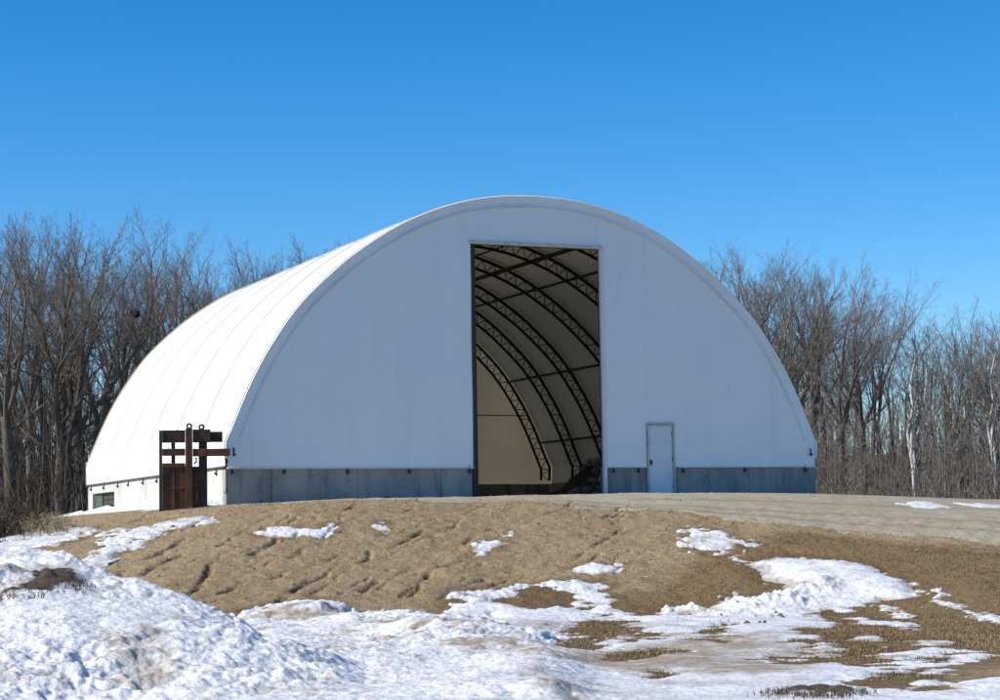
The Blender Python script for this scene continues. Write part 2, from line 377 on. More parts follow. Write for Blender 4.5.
# snow lying on the ground
field = [[(270, 606), (325, 604), (332, 612), (346, 614), (370, 626), (385, 627), (409, 618), (411, 624), (424, 621), (451, 612), (454, 599), (472, 590), (535, 587), (552, 585), (575, 583), (603, 584), (609, 596), (618, 611),
          (642, 618), (666, 618), (663, 609), (690, 611), (717, 612), (735, 602), (784, 596), (796, 587), (769, 577), (748, 563), (775, 558), (826, 560), (859, 566), (892, 578), (912, 589), (914, 596), (906, 599), (880, 600),
          (856, 607), (835, 609), (820, 611), (818, 619), (832, 623), (839, 628), (814, 628), (806, 635), (829, 643), (826, 656), (802, 653), (814, 661), (844, 666), (868, 665), (892, 653), (916, 650), (925, 640), (955, 650), (985, 652),
          (990, 662), (975, 668), (945, 669), (925, 690), (955, 690), (1000, 679), (1200, 672), (1300, 725), (-300, 725), (-300, 640), (200, 640), (240, 612)],
         [(835, 609), (862, 616), (885, 622), (921, 625), (922, 631), (880, 628), (856, 620), (838, 613)],
         [(846, 631), (870, 640), (894, 647), (892, 651), (866, 644), (848, 636)]]
holes = [[(606, 655), (650, 648), (690, 650), (668, 659), (620, 661)], [(700, 640), (728, 637), (722, 644)], [(745, 660), (790, 657), (782, 664)], [(640, 676), (672, 672), (668, 679)], [(804, 641), (822, 645), (818, 652), (803, 650)], [(930, 655), (962, 653), (955, 661), (934, 662)],
         [(504, 599), (525, 589), (549, 588), (576, 597), (576, 606), (534, 608), (507, 603)],
         [(558, 632), (600, 615), (612, 615), (643, 629), (621, 638), (609, 641), (591, 653), (564, 653), (558, 647), (573, 638)],
         [(583, 603), (604, 600), (606, 606), (585, 608)],
         [(866, 683), (880, 676), (910, 670), (926, 670), (925, 678), (904, 686), (874, 688)],
         [(675, 613), (692, 613), (688, 617), (678, 617)], [(682, 624), (692, 621), (690, 627)],
         [(697, 630), (710, 623), (736, 625), (733, 631), (712, 635)],
         [(620, 637), (652, 633), (655, 638), (628, 643)], [(459, 625), (480, 618), (490, 622), (470, 627)]]
muddy = [[(567, 657), (624, 650), (672, 644), (708, 635), (738, 668), (690, 668), (648, 677), (600, 671), (570, 665)],
         [(690, 640), (760, 634), (770, 650), (720, 655)], [(700, 662), (800, 664), (790, 676), (700, 676)]]
patches = [
 ('long thin white snow patch lying across the tan mound right of the rusty frame', sc([(5, 110), (60, 95), (130, 92), (220, 98), (258, 80), (302, 80), (302, 100), (262, 122), (180, 120), (100, 126), (40, 118)], 250, 500)),
 ('small ragged snow clump high on the mound, right of the long thin patch', sc([(398, 102), (425, 68), (465, 68), (462, 108), (425, 113)], 250, 500)),
 ('fan shaped snow patch on the mound directly under the big open doorway', sc([(750, 145), (800, 135), (855, 138), (868, 110), (862, 148), (830, 166), (775, 182)], 250, 500)),
 ('small flat snow patch on the brown ground above the round grass island', sc([(308, 231), (380, 222), (460, 225), (452, 245), (405, 250), (372, 256), (330, 240)], 480, 500)),
 ('little snow spot beside the flat patch above the round grass island', sc([(510, 255), (570, 250), (586, 265), (550, 278)], 480, 500)),
 ('dirty grey snow patch just below the gravel track, above the snow ridge', sc([(680, 95), (700, 90), (780, 93), (870, 125), (940, 150), (860, 160), (850, 200), (760, 192), (692, 168)], 480, 500)),
 ('bright thin snow patch beside the gravel track, near the birch', [(893, 504), (925, 502.5), (958, 508), (946, 510), (916, 508.5)]),
 ('bright snow strip at the far edge of the gravel track, rightmost', [(950, 503.5), (976, 504), (1000, 506), (1040, 508), (1000, 510), (985, 509), (965, 506.5)]),
 ('broad worn snow streak running down the left end of the tan mound', [(85, 564), (99, 551), (105, 533), (144, 528), (192, 519), (219, 518), (216, 522), (180, 527), (150, 539), (138, 549), (120, 554), (99, 566)]),
 ('dirty crusted snow around the pale weed stalks at the far left', [(-30, 548), (0, 538), (24, 534), (45, 528), (78, 528), (99, 536), (69, 545), (39, 550), (0, 556)]),
 ('thin curved snow streak in the dry grass beyond the tip of the snow ridge', [(932, 601), (960, 607), (1000, 619), (1040, 630), (1040, 634), (1000, 622.5), (962, 611), (936, 604)]),
 ('faint snow streak trailing from the shaded tip of the snow ridge', [(912, 588), (930, 591), (946, 596.5), (936, 598), (918, 594)]),
 ('small bright snow dash between the two curved snow streaks on the grass', [(880, 606), (892, 609), (907, 617), (900, 619), (886, 612)]),
]
field_w = [W(p) for p in field]; hole_w = [W(p) for p in holes]; mud_w = [W(p) for p in muddy]
ridge1 = W([(700, 612), (735, 608), (770, 606), (800, 592)]); ridge2 = W([(775, 572), (820, 571), (860, 577), (893, 588), (905, 594)])
lumps_w = W([(340, 622), (400, 630), (450, 640), (500, 655), (560, 680), (590, 695)])
rills = [sc(r, 0, 500) for r in ([(395, 258), (435, 220)], [(500, 192), (560, 165), (620, 128)], [(470, 252), (520, 222), (580, 196)], [(640, 312), (690, 250), (722, 188)], [(730, 312), (785, 284)], [(650, 132), (760, 108)], [(820, 192), (885, 152)], [(940, 345), (1000, 300)])]
rills += [sc(r, 250, 500) for r in ([(150, 192), (200, 150), (275, 138)], [(100, 342), (180, 280), (245, 262)], [(300, 252), (380, 200), (402, 168)], [(548, 315), (600, 240), (695, 212)], [(0, 202), (60, 150)], [(480, 152), (570, 106)], [(380, 300), (440, 262)], [(640, 330), (700, 290), (780, 270)])]
nbig = len(rills); r_ = random.Random(44)
for i in range(60):
    x = r_.uniform(110, 640); y = r_.uniform(515, 600); q = [(x, y)]
    if x < 300 and y > 545+0.25*(x-110): continue
    for k_ in range(r_.choice([2, 3, 4])):
        x += r_.uniform(3, 13); y -= r_.uniform(1, 7); q.append((x, y))
    rills.append(q)
rills_w = [W(r) for r in rills]
road_w = W([(440, 502), (520, 503), (600, 507), (680, 514), (760, 521), (850, 530), (930, 538), (1000, 546), (1200, 556)])
grass_w = W([(640, 590), (680, 566), (742, 540), (790, 532), (850, 537), (930, 544), (1000, 551), (1250, 562)])
soil_far = CAM[:2]

# polar sheet around the camera, fine where the photograph looks
lx = np.concatenate([np.arange(-340, -20, 12.0), np.arange(-20, 1020, 1.25), np.arange(1020, 1345, 12.0)])
phi_in = np.arctan((lx-500)/FPX*math.cos(PITCH))
pl, pr = phi_in[0], phi_in[-1]
phis = np.concatenate([phi_in, np.linspace(pr, 2*math.pi+pl, 60)[1:]])
n_in = len(phi_in)
rho = np.concatenate([np.linspace(1.5, 18, 18), np.arange(18.2, 34, 0.042), np.arange(34, 62, 0.062), np.arange(62, 125, 1.0), np.geomspace(126, 4000, 30)])
kfac = 1/np.cos(np.clip(((phis+math.pi) % (2*math.pi))-math.pi, pl, pr))
dirs = np.cos(phis)[:, None]*FWD[None]+np.sin(phis)[:, None]*RGT[None]
GX = CAM[0]+dirs[:, 0][:, None]*(kfac[:, None]*rho[None]); GY = CAM[1]+dirs[:, 1][:, None]*(kfac[:, None]*rho[None])
XC = 500+FPX/math.cos(PITCH)*np.tan(np.clip(((phis+math.pi) % (2*math.pi))-math.pi, -0.6, 0.6)); XC = np.repeat(XC[:, None], len(rho), 1)
RH = np.repeat(rho[None], len(phis), 0)
Zb = base_h(XC, RH)
# behind the viewer the flat road side goes on
back = sstep(0.45, 1.2, np.abs(((phis+math.pi) % (2*math.pi))-math.pi))[:, None]
Zb = Zb*(1-back)+ZF*back
bk = bank_h(XC, RH)*(1-back)
# level pad under the building
ipad = (np.abs(GX) < 9.0) & (GY > 0.2) & (GY < 18)
near = RH < 64
dres, _ = seg_dist(GX, GY, ridge1); dr2, p2 = seg_dist(GX, GY, ridge2); dl, _ = seg_dist(GX, GY, lumps_w)
Zb = Zb+np.where(near, (0.07*fbm(GX, GY, 3.0, 3, 5)+0.032*fbm(GX, GY, 0.7, 3, 9))*(0.22+0.78*sstep(37.5, 42, RH)), 0)*sstep(64, 50, RH)*(RH < 57)
rill = np.zeros_like(GX)
wob = fbm(GX, GY, 0.8, 3, 31)*0.5
for ir, r in enumerate(rills_w):
    r = np.asarray(r)
    bx = (GX > r[:, 0].min()-1.5) & (GX < r[:, 0].max()+1.5) & (GY > r[:, 1].min()-1.5) & (GY < r[:, 1].max()+1.5)
    d, t = seg_dist(GX[bx]+wob[bx], GY[bx]+wob[bx], r)
    rill[bx] = np.maximum(rill[bx], np.exp(-(d/(0.075 if ir < nbig else 0.05))**2)*(1.0 if ir < nbig else 0.6)*np.clip(0.65+1.3*vnoise(GX[bx]/0.45, GY[bx]/0.45, 3), 0, 1.2))
fine = fbm(GX, GY, 0.35, 3, 77)
rfield = np.clip(-fbm(GX*0.55+GY*0.2, GY*0.6-GX*0.5, 1.6, 4, 91)-0.22, 0, 1)*2.2      # shallow washed hollows
onslope = sstep(37, 41, RH)*sstep(54, 50, RH)
Zg = Zb-0.09*rill-0.05*rfield*onslope+0.032*fine*onslope
Zg = np.where(ipad, np.minimum(Zg, -0.98), Zg)
grass = np.clip(poly_sdf(GX[:n_in], GY[:n_in], list(grass_w)+[img_to_world(1250, 640), img_to_world(560, 690), img_to_world(560, 600)])/1.5+0.5, 0, 1)
grassF = np.zeros_like(GX); grassF[:n_in] = grass
isl = np.zeros_like(grass)
for h in hole_w: isl = np.maximum(isl, np.clip(poly_sdf(GX[:n_in], GY[:n_in], h)/0.6+0.8, 0, 1))
grassF[:n_in] = np.maximum(grassF[:n_in], isl)
wood = sstep(64, 78, RH)
wet = np.zeros_like(GX); fd0 = np.full((n_in, GX.shape[1]), -1e9)
for p in field_w: fd0 = np.maximum(fd0, poly_sdf(GX[:n_in], GY[:n_in], p))
wet[:n_in] = 0.85*np.clip(1+fd0/1.1, 0, 1)
for _, poly in patches:
    pw = np.asarray(W(poly)); sub = (GX[:n_in] > pw[:, 0].min()-1.5) & (GX[:n_in] < pw[:, 0].max()+1.5) & (GY[:n_in] > pw[:, 1].min()-1.5) & (GY[:n_in] < pw[:, 1].max()+1.5)
    dd = poly_sdf(GX[:n_in][sub], GY[:n_in][sub], pw); w_ = wet[:n_in]; w_[sub] = np.maximum(w_[sub], 0.7*np.clip(1+dd/0.5, 0, 1))
nP, nR = GX.shape
V = np.stack([GX, GY, Zg], -1).reshape(-1, 3)
I, J = np.meshgrid(np.arange(nP), np.arange(nR-1), indexing='ij')
I2 = (I+1) % nP
Q = np.stack([I*nR+J, I*nR+J+1, I2*nR+J+1, I2*nR+J], -1).reshape(-1, 4)[:, ::-1]
V = np.concatenate([V, [[CAM[0], CAM[1], ZF]]]); ci = len(V)-1
T = np.stack([np.full(nP, ci), np.arange(nP)*nR, ((np.arange(nP)+1) % nP)*nR], 1)[:, ::-1]
z1 = lambda a: np.append(a.reshape(-1), 0)
g_me = np_mesh('ground', V, [Q, T], [m_soil], smooth=True, attrs=dict(grass=z1(grassF), wood=z1(wood), rill=z1(np.clip(rill+0.5*rfield*onslope, 0, 1)), wet=z1(wet)))
ground = link(bpy.data.objects.new('ground', g_me)); tag(ground, kind='structure')
def ground_z(x, y):
    P = np.array([[x, y, 0.0]]); xc, f = cam_xy(P); return float(base_h(xc, f)[0])
def top_z(x, y):
    P = np.array([[x, y, 0.0]]); xc, f = cam_xy(P); return float(max(base_h(xc, f)[0], ZF+bank_h(xc, f)[0]))

def sheet(name, Z, keep, mat, attrs, ok):
    """faces of the polar sheet (inside the view fan) where keep is true at any corner"""
    n, m = Z.shape; k4 = keep[:-1, :-1] | keep[1:, :-1] | keep[:-1, 1:] | keep[1:, 1:]
    i, j = np.nonzero(k4)
    q = np.stack([i*m+j, i*m+j+1, (i+1)*m+j+1, (i+1)*m+j], -1)[:, ::-1]
    u, inv = np.unique(q.ravel(), return_inverse=True)
    v = np.stack([GX[:n].reshape(-1)[u], GY[:n].reshape(-1)[u], Z.reshape(-1)[u]], -1)
    return link(bpy.data.objects.new(name, np_mesh(name, v, inv.reshape(-1, 4), [mat], smooth=True, attrs={a: b.reshape(-1)[u] for a, b in attrs.items()})))

gx, gy, rh, zg = GX[:n_in], GY[:n_in], RH[:n_in], Zg[:n_in]
n1 = fbm(gx, gy, 1.1, 5, 41, 0.6); n2 = fbm(gx, gy, 0.32, 4, 55, 0.6)
# gravel track and yard in front of the building
rd = poly_sdf(gx, gy, list(road_w)+[np.array([60, 60, 0]), np.array([-30, 70, 0]), img_to_world(-100, 527), img_to_world(80, 512), img_to_world(230, 505.5), img_to_world(340, 501.5)])
rz = zg+np.clip(0.05*(rd+0.9*n1), -0.03, 0.012)+0.004
rut = np.zeros_like(gx)
for r in ([(500, 500), (620, 504), (760, 511), (900, 518), (1000, 524), (1200, 534)], [(520, 502), (640, 508), (770, 517), (900, 526), (1000, 533), (1200, 545)], [(640, 500), (800, 503), (1000, 512), (1200, 522)]):
    d, _ = seg_dist(gx+0.25*n1, gy+0.25*n1, W(r)); rut = np.maximum(rut, np.exp(-(d/0.3)**2))
rz = rz-0.006*rut*(rz > zg)
gr = sheet('gravel_road', rz, (rz > zg-0.012) & (rh < 100) & (rh > 40), m_gravel, dict(rut=rut), None); tag(gr, kind='structure')
# snow: field with the ploughed bank, then single patches
fd = np.full_like(gx, -1e9)
for p in field_w: fd = np.maximum(fd, poly_sdf(gx, gy, p))
for p in hole_w: fd = np.minimum(fd, -poly_sdf(gx, gy, p))
bkn = bk[:n_in]
fd = np.maximum(fd, (bkn-0.10)*3)
fd = np.where(rh < 19, 3.0, fd)
dres, dr2, dl = dres[:n_in], dr2[:n_in], dl[:n_in]
p2 = p2[:n_in]
rough = np.clip(sstep(0.03, 0.4, bkn)+0.9*sstep(620, 480, XC[:n_in])*(rh < 37)+np.exp(-(dl/2.2)**2)*sstep(620, 520, XC[:n_in])+1.2*np.exp(-(dres/1.0)**2)+0.16, 0, 1.3)
rough = rough*np.clip(0.90+1.3*fbm(gx, gy, 2.4, 3, 99), 0.4, 1.4)
rdg = 0.15*np.exp(-(dres/0.8)**2)*(0.7+1.6*np.clip(n2+0.2, 0, 1))+0.11*np.exp(-(dr2/(1.1-0.3*p2))**2)+0.17*np.exp(-(dl/1.1)**2)*(0.7+1.5*vnoise(gx/1.1, gy/1.1, 8))*sstep(600, 520, XC[:n_in])
lump = 0.13*fbm(gx, gy, 1.5, 2, 61)+0.05*np.abs(fbm(gx, gy, 0.6, 3, 65))*2+0.055*np.maximum(vnoise(gx/0.20, gy/0.20, 71)-0.08, 0)*2*np.clip(0.5+2*fbm(gx, gy, 1.7, 2, 75), 0, 1.3)+0.030*vnoise(gx/0.10, gy/0.10, 73)+0.02*vnoise(gx/0.055, gy/0.055, 79)
thmax = 0.035+0.055*np.clip(sstep(0.03, 0.4, bkn)+sstep(620, 480, XC[:n_in]), 0, 1)
fd = np.where(fd < -0.30, -3.0, fd)
thick = np.clip(thmax*np.tanh((fd+0.34*n1+0.42*n2)/0.4), -0.08, 0.09)
zs = zg+thick+np.where(fd > -0.6, bkn+rdg*sstep(-0.3, 0.6, fd), 0)*1.0+np.where(thick > 0, 0.8*lump*rough, 0)*sstep(0, 0.05, thick)+0.02*n1*(thick > 0)
dirt = np.zeros_like(gx)
for p in mud_w: dirt = np.maximum(dirt, np.clip(poly_sdf(gx, gy, p)/1.2+0.75, 0, 1.1))
dirt = np.maximum(dirt, 0.62*np.exp(-(dres/0.8)**2)*(0.6+n1)); dirt = np.maximum(dirt, np.clip(0.27+1.1*fbm(gx, gy, 1.1, 4, 81, 0.65), 0, 0.75)*np.clip(rough, 0, 1))
dirt = np.maximum(dirt, sstep(0.025, 0.0, thick)*0.8)
dirt = np.clip(dirt+0.55*np.exp(-(dl/1.3)**2)*np.clip(0.5+2.2*fbm(gx, gy, 1.1, 4, 95), 0, 1.2), 0, 1)
dirt = np.maximum(dirt, np.clip(0.30+1.3*fbm(gx, gy, 2.0, 4, 103), 0, 0.85)*sstep(430, 560, XC[:n_in])*(rh < 38))
mud = np.zeros_like(gx)
for (a_, b_, r_m) in ((56, 588, .36), (64, 590, .28), (48, 594, .28), (58, 582, .24), (38, 599, .2), (12, 602, .14), (26, 598, .14), (800, 698, .2), (820, 697, .22), (840, 698, .2)):
    q_ = img_to_world(a_, b_, True); mud = np.maximum(mud, np.exp(-((gx-q_[0])**2+(gy-q_[1])**2)/r_m**2))
zs = zs+(0.05+0.05*(rh < 23.5))*mud
sn = sheet('snow', zs, (thick > -0.03) & (rh < 62), m_snow, dict(dirt=dirt, mud=mud), None)
tag(sn, 'trampled and ploughed snow lying over the foreground flat and its bank', 'snow', kind='stuff')
for lab, poly in patches:
    pw = np.asarray(W(poly)); mgn = 2.0
    sub = (gx > pw[:, 0].min()-mgn) & (gx < pw[:, 0].max()+mgn) & (gy > pw[:, 1].min()-mgn) & (gy < pw[:, 1].max()+mgn) & (rh < 66)
    d = np.full_like(gx, -9.0); d[sub] = poly_sdf(gx[sub], gy[sub], pw)
    d = np.where(d < -0.22, -3.0, d)
    dirty = 0.55 if ('dirty' in lab or 'worn' in lab or 'faint' in lab) else 0.15
    t = np.clip(0.045*np.tanh((d+(0.10 if 'streak' in lab else -0.05)+(0.10+0.75*dirty)*n1+(0.28+0.5*(dirty > 0.5))*n2)/0.3), -0.045, 0.045)
    o = sheet('snow_patch', zg+t+0.03*np.maximum(n2, 0)*(t > 0), (t > -0.035) & sub, m_snow, dict(dirt=np.clip(np.maximum(dirty+0.3*n1, 0.9*sstep(0.03, 0.0, t)), 0, 1)), None)
    tag(o, lab, 'snow patch', 'snow patches left on the mound')
def snow_z(x, y): return top_z(x, y)+0.09

# ------------------------------------------------------------------ the fabric building
HW, LEN = 9.16, 18.5
SKEW = 0.0047                                   # the rear wall is not quite square to the front
def sk(x, y): return y*(1+SKEW*x)
prof_r = np.array([(9.17, -0.03), (9.185, 0.35), (9.185, 0.68), (9.03, 1.03), (8.51, 2.22), (7.93, 3.27), (7.07, 4.46), (5.91, 5.56), (5.0, 6.24), (4.0, 6.84), (3.0, 7.27), (2.0, 7.56), (1.0, 7.72), (0, 7.77)])
def catmull(P, n=5):
    P = np.asarray(P); P = np.vstack([2*P[0]-P[1], P, 2*P[-1]-P[-2]]); out = []
    for i in range(1, len(P)-2):
        for t in np.linspace(0, 1, n, endpoint=False):
            a, b, c, d = P[i-1], P[i], P[i+1], P[i+2]
            out.append(0.5*((2*b)+(-a+c)*t+(2*a-5*b+4*c-d)*t*t+(-a+3*b-3*c+d)*t**3))
    out.append(P[-2]); return np.array(out)
half = catmull(prof_r, 5); PROF = np.vstack([half*[-1, 1], (half[:-1])[::-1]])       # left foot -> apex -> right foot
tg = np.gradient(PROF, axis=0); tg /= np.linalg.norm(tg, axis=1, keepdims=True)
NRM = np.stack([-tg[:, 1], tg[:, 0]], 1)                                            # outward
def offp(d): return PROF+NRM*d
TR = [0.45, 3.25, 6.5, 9.75, 13.0, 15.6, 18.3]
bld = empty('storage_building', (0, 0, -1.0))
tag(bld, 'white fabric arch storage building with tall open doorway and concrete base', 'building')
def put(o, p=bld):
    o.parent = p; o.location = (0, 0, 1.0); return o
# roof cover, dipping between the arches, with an inner face
ys = [0.0]
for a, b in zip([0.0]+TR[:-1], TR[:-1]+[LEN]):
    ys += list(np.linspace(a, b, 13)[1:])
ys = np.array(ys)
brk = np.array([0.0]+TR[:-1]+[LEN])
sag = np.zeros(len(ys))
for a, b in zip(brk[:-1], brk[1:]):
    m = (ys >= a) & (ys <= b); u = (ys[m]-a)/(b-a); sag[m] = 0.125*min(1, (b-a)/3.0)**2*(4*u*(1-u))**0.8
n, ny = len(PROF), len(ys)
hgt = np.clip((PROF[:, 1]-0.0)/1.2, 0.15, 1)
def roof_verts(off):
    V = np.zeros((ny, n, 3))
    for j in range(ny):
        q = PROF+NRM*(off-sag[j]*hgt)[:, None] if hasattr(off-sag[j]*hgt, '__len__') else None
        V[j, :, 0] = q[:, 0]; V[j, :, 2] = q[:, 1]; V[j, :, 1] = sk(q[:, 0], ys[j])
    return V
Vr = roof_verts(0.02).reshape(-1, 3)
jj, ii = np.meshgrid(np.arange(ny-1), np.arange(n-1), indexing='ij'); a = (jj*n+ii).ravel()
roof = link(bpy.data.objects.new('roof_cover', np_mesh('roof_cover', Vr, np.stack([a, a+n, a+n+1, a+1], 1), [m_fabric], smooth=True)))
put(roof)
# end walls of fabric: strips between the ground line and the arch
DX0, DX1, DZ = -1.985, 2.03, 6.32
MX0, MX1, MZ = 3.42, 4.36, 1.262
def top_at(x, d=0.0):
    p = offp(d); s = np.argsort(p[:, 0]); return np.interp(x, p[s, 0], p[s, 1])
def end_wall(y, holes, inner, name, outer_first=True):
    xs = sorted(set(list(np.round(np.concatenate([np.linspace(-9.235, 9.235, 75) if y > 1 else np.linspace(-9.12, 9.12, 75), [h[0] for h in holes], [h[1] for h in holes], [-9.17, -9.12, -9.03, 9.03, 9.12, 9.17] if y > 1 else []]), 4))))
    xs = [x for i, x in enumerate(xs) if i == 0 or x-xs[i-1] > 1e-3]
    V = []; F = []; mi = []
    nz = 26
    for x0, x1 in zip(xs[:-1], xs[1:]):
        xm = 0.5*(x0+x1); zb = -0.03
        for h in holes:
            if h[0] < xm < h[1]: zb = h[2]
        b = len(V)
        for x in (x0, x1):
            zt = top_at(x, 0.07 if y > 1 else 0.0)
            if abs(x) > 9.165: zt = 0.82 if y > 1 else 0.70
            if zt < zb: zt = zb
            for kz in range(nz+1):
                z = zb+(zt-zb)*kz/nz
                V.append((x, y-0.016*math.sin(x*2.1+0.7*math.sin(z*0.9))*math.sin(min(1, z/1.5)*1.57)-0.010*math.sin(z*1.7+x*0.6), z))
        for kz in range(nz):
            F.append((b+kz, b+nz+1+kz, b+nz+2+kz, b+kz+1))
    V = np.array(V)
    if y > 1: V[:, 1] += sk(V[:, 0], y)-y
    me = np_mesh(name, V, np.array(F), [m_rear if y > 1 else m_fabric], smooth=True)
    return put(link(bpy.data.objects.new(name, me)))
end_wall(-0.02, [(DX0, DX1, DZ), (MX0, MX1, MZ)], True, 'front_wall')
end_wall(LEN-0.04, [], True, 'rear_wall', outer_first=False)
# seam pocket that follows the arch of the front, and the rim pipe
def arc_ribbon(d0, d1, y0, y1, name, mat, i0=0, i1=None):
    a, b = offp(d0)[i0:i1], offp(d1)[i0:i1]; k = len(a)
    V = np.concatenate([np.stack([p[:, 0], np.full(k, y), p[:, 1]], 1) for p, y in ((a, y0), (b, y0), (a, y1), (b, y1))])
    e = np.arange(k-1); Q = np.concatenate([np.stack([e, e+1, e+1+k, e+k], 1), np.stack([e+2*k, e, e+k, e+3*k], 1)[:0], np.stack([e+k, e+1+k, e+1+3*k, e+3*k], 1), np.stack([e+2*k, e+1+2*k, e+1, e], 1)])
    return put(link(bpy.data.objects.new(name, np_mesh(name, V, Q, [mat], smooth=False))))
m_seam = M('seam_fabric', (0.74, 0.74, 0.73), 0.6, noise=[(2, (0.68, 0.68, 0.66), 0.45, 0.65)])
m_ridge_shade = M('ridge_shade_fabric', (0.50, 0.495, 0.485), 0.6, noise=[(2, (0.58, 0.575, 0.56), 0.40, 0.65)])  # greyer than the cover: shading of the roof ridges put into the colour
arc_ribbon(-0.34, -0.30, -0.062, -0.02, 'arch_seam', m_seam, 14, -14)
rim = MB(); p = offp(-0.03); rim.tube([(q[0], -0.035, q[1]) for q in p[3:-3]], 0.035, 8); put(rim.build('arch_rim', m_fabric, None, True))
rib = offp(0.035)
for y in TR[1:-1]:  # grey strips over the arches, standing in for shade along the ridges
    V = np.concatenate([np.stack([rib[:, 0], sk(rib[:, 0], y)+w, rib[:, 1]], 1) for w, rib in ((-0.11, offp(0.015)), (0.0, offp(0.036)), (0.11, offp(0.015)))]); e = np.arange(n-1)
    put(link(bpy.data.objects.new('roof_seam', np_mesh('roof_seam', V, np.concatenate([np.stack([e, e+n, e+n+1, e+1], 1), np.stack([e+n, e+2*n, e+2*n+1, e+n+1], 1)]), [m_ridge_shade], smooth=True))))
# concrete base: panels with open joints
def panels(x0, x1, y0, y1, ax, cuts, z0=-1.9, z1=-0.0):
    mb = MB(); c = [x0 if ax == 0 else y0]+cuts+[x1 if ax == 0 else y1]
    for a, b in zip(c[:-1], c[1:]):
        if ax == 0: mb.box(a+0.006, y0, z0, b-0.006, y1, z1, 0.012)
        else: mb.box(x0, a+0.006, z0, x1, b-0.006, z1, 0.012)
    if ax == 0: mb.box(c[0]+0.02, y0+0.02, z0, c[-1]-0.02, y1-0.02, z1-0.02)
    else: mb.box(x0+0.02, c[0]+0.02, z0, x1-0.02, c[-1]-0.02, z1-0.02)
    return mb
for (a, b, cuts) in ((-9.17, DX0-0.05, [-7.9, -5.45, -3.0]), (DX1+0.05, MX0, []), (MX1, 9.17, [5.5, 6.85, 7.6])):
    put(panels(a, b, 0.02, 0.30, 0, cuts).build('foundation_wall', m_conc))
put(panels(8.87, 9.17, 0.31, sk(9.1, LEN)-0.36, 1, [2.6, 5.0, 7.4, 9.8, 12.2, 14.6]).build('foundation_wall', m_conc))
o = put(panels(-9.19, 9.19, -0.30, 0.0, 0, [-6.7, -4.3, -1.9, 0.5, 2.9, 5.3, 7.7]).build('foundation_wall', m_conc)); o.location = (0, LEN, 1.0); o.rotation_euler = (0, 0, math.atan(SKEW*LEN))
OY0, OY1, OZ0, OZ1 = 13.5, 16.85, -0.95, -0.30
m_wconc = M('pale_concrete', (0.54, 0.525, 0.47), 0.9, noise=[(0.8, (0.46, 0.445, 0.40), 0.42, 0.62), (1.6, (0.38, 0.365, 0.32), 0.54, 0.75, 7, (1.6, 1.6, 0.3))], bump=[(8, 0.35, 0.02)], spec=0.15)
lw = panels(-9.17, -8.87, 0.31, OY0, 1, [2.5, 4.9, 7.3, 9.7, 12.1]); 
lw.box(-9.17, OY1, -1.9, -8.87, sk(-9.1, LEN)-0.29, 0.0, 0.012); lw.box(-9.168, OY0+0.006, OZ1, -8.872, OY1-0.006, -0.001); lw.box(-9.168, OY0+0.006, -1.9, -8.872, OY1-0.006, OZ0)
put(lw.build('foundation_wall', m_wconc))
vb = MB(); vb.box(-9.02, OY0+0.01, OZ0+0.002, -8.98, OY1-0.01, OZ1-0.002)
vent = put(vb.build('vent_opening', m_iron))
vp = MB(); vp.box(-9.06, OY1-1.05, OZ0+0.002, -9.021, OY1-0.02, OZ1-0.004); o = vp.build('vent_board', m_pane, vent)
for zz in (-0.52, -0.72):
    sl_ = MB(); sl_.box(-9.05, OY0+0.02, zz-0.012, -9.021, OY1-1.06, zz+0.012); sl_.build('vent_slat', m_iron, vent)
# base pipe with strap brackets
for (p0, p1) in (((-9.2, 0.0, 0.0), (-9.2, sk(-9.2, LEN), 0.0)), ((9.2, 0.0, 0.0), (9.2, sk(9.2, LEN), 0.0))):
    mb = MB(); mb.tube([p0, p1], 0.035, 8); put(mb.build('base_pipe', m_steel, None, True))
for (a, b) in ((-9.15, DX0-0.03), (DX1+0.03, MX0-0.003), (MX1+0.003, 9.15)):
    mb = MB(); mb.box(a, -0.062, -0.055, b, 0.018, -0.018, 0.006); put(mb.build('base_strip', m_seam))
brm = MB(); brm.box(-0.035, -0.03, -0.28, 0.035, 0.0, 0.10, 0.006); brm.box(-0.055, -0.075, -0.24, 0.055, -0.03, -0.14, 0.01); brm.tube([(-0.09, -0.05, -0.19), (0.09, -0.05, -0.19)], 0.022, 8)
br0 = brm.build('strap_bracket', m_iron); bracket_me = br0.data; first = True
def bracket(x, y, z, rz):
    global first
    o = br0 if first else link(br0.copy()); first = False
    o.parent = bld; o.location = (x, y, z+1.0); o.rotation_euler = (0, 0, rz); o.scale = (0.6, 0.8, 0.62)
for x in (-9.0, -7.55, -5.75, -3.95, -2.15, 2.35, 3.16, 4.62, 6.7, 8.78): bracket(x, 0.012 if True else 0, -0.03, 0)
for x in (-8.97, 8.95): bracket(x, -0.065, 0.45, 0)
for y in (0.9, 3.2, 5.4, 7.6, 9.4, 11.4, 12.9, 15.0, 17.0): bracket(-9.175, y, -0.03, -math.pi/2)
for y in (2, 5, 8, 11, 14, 17): bracket(9.175, y, -0.03, math.pi/2)
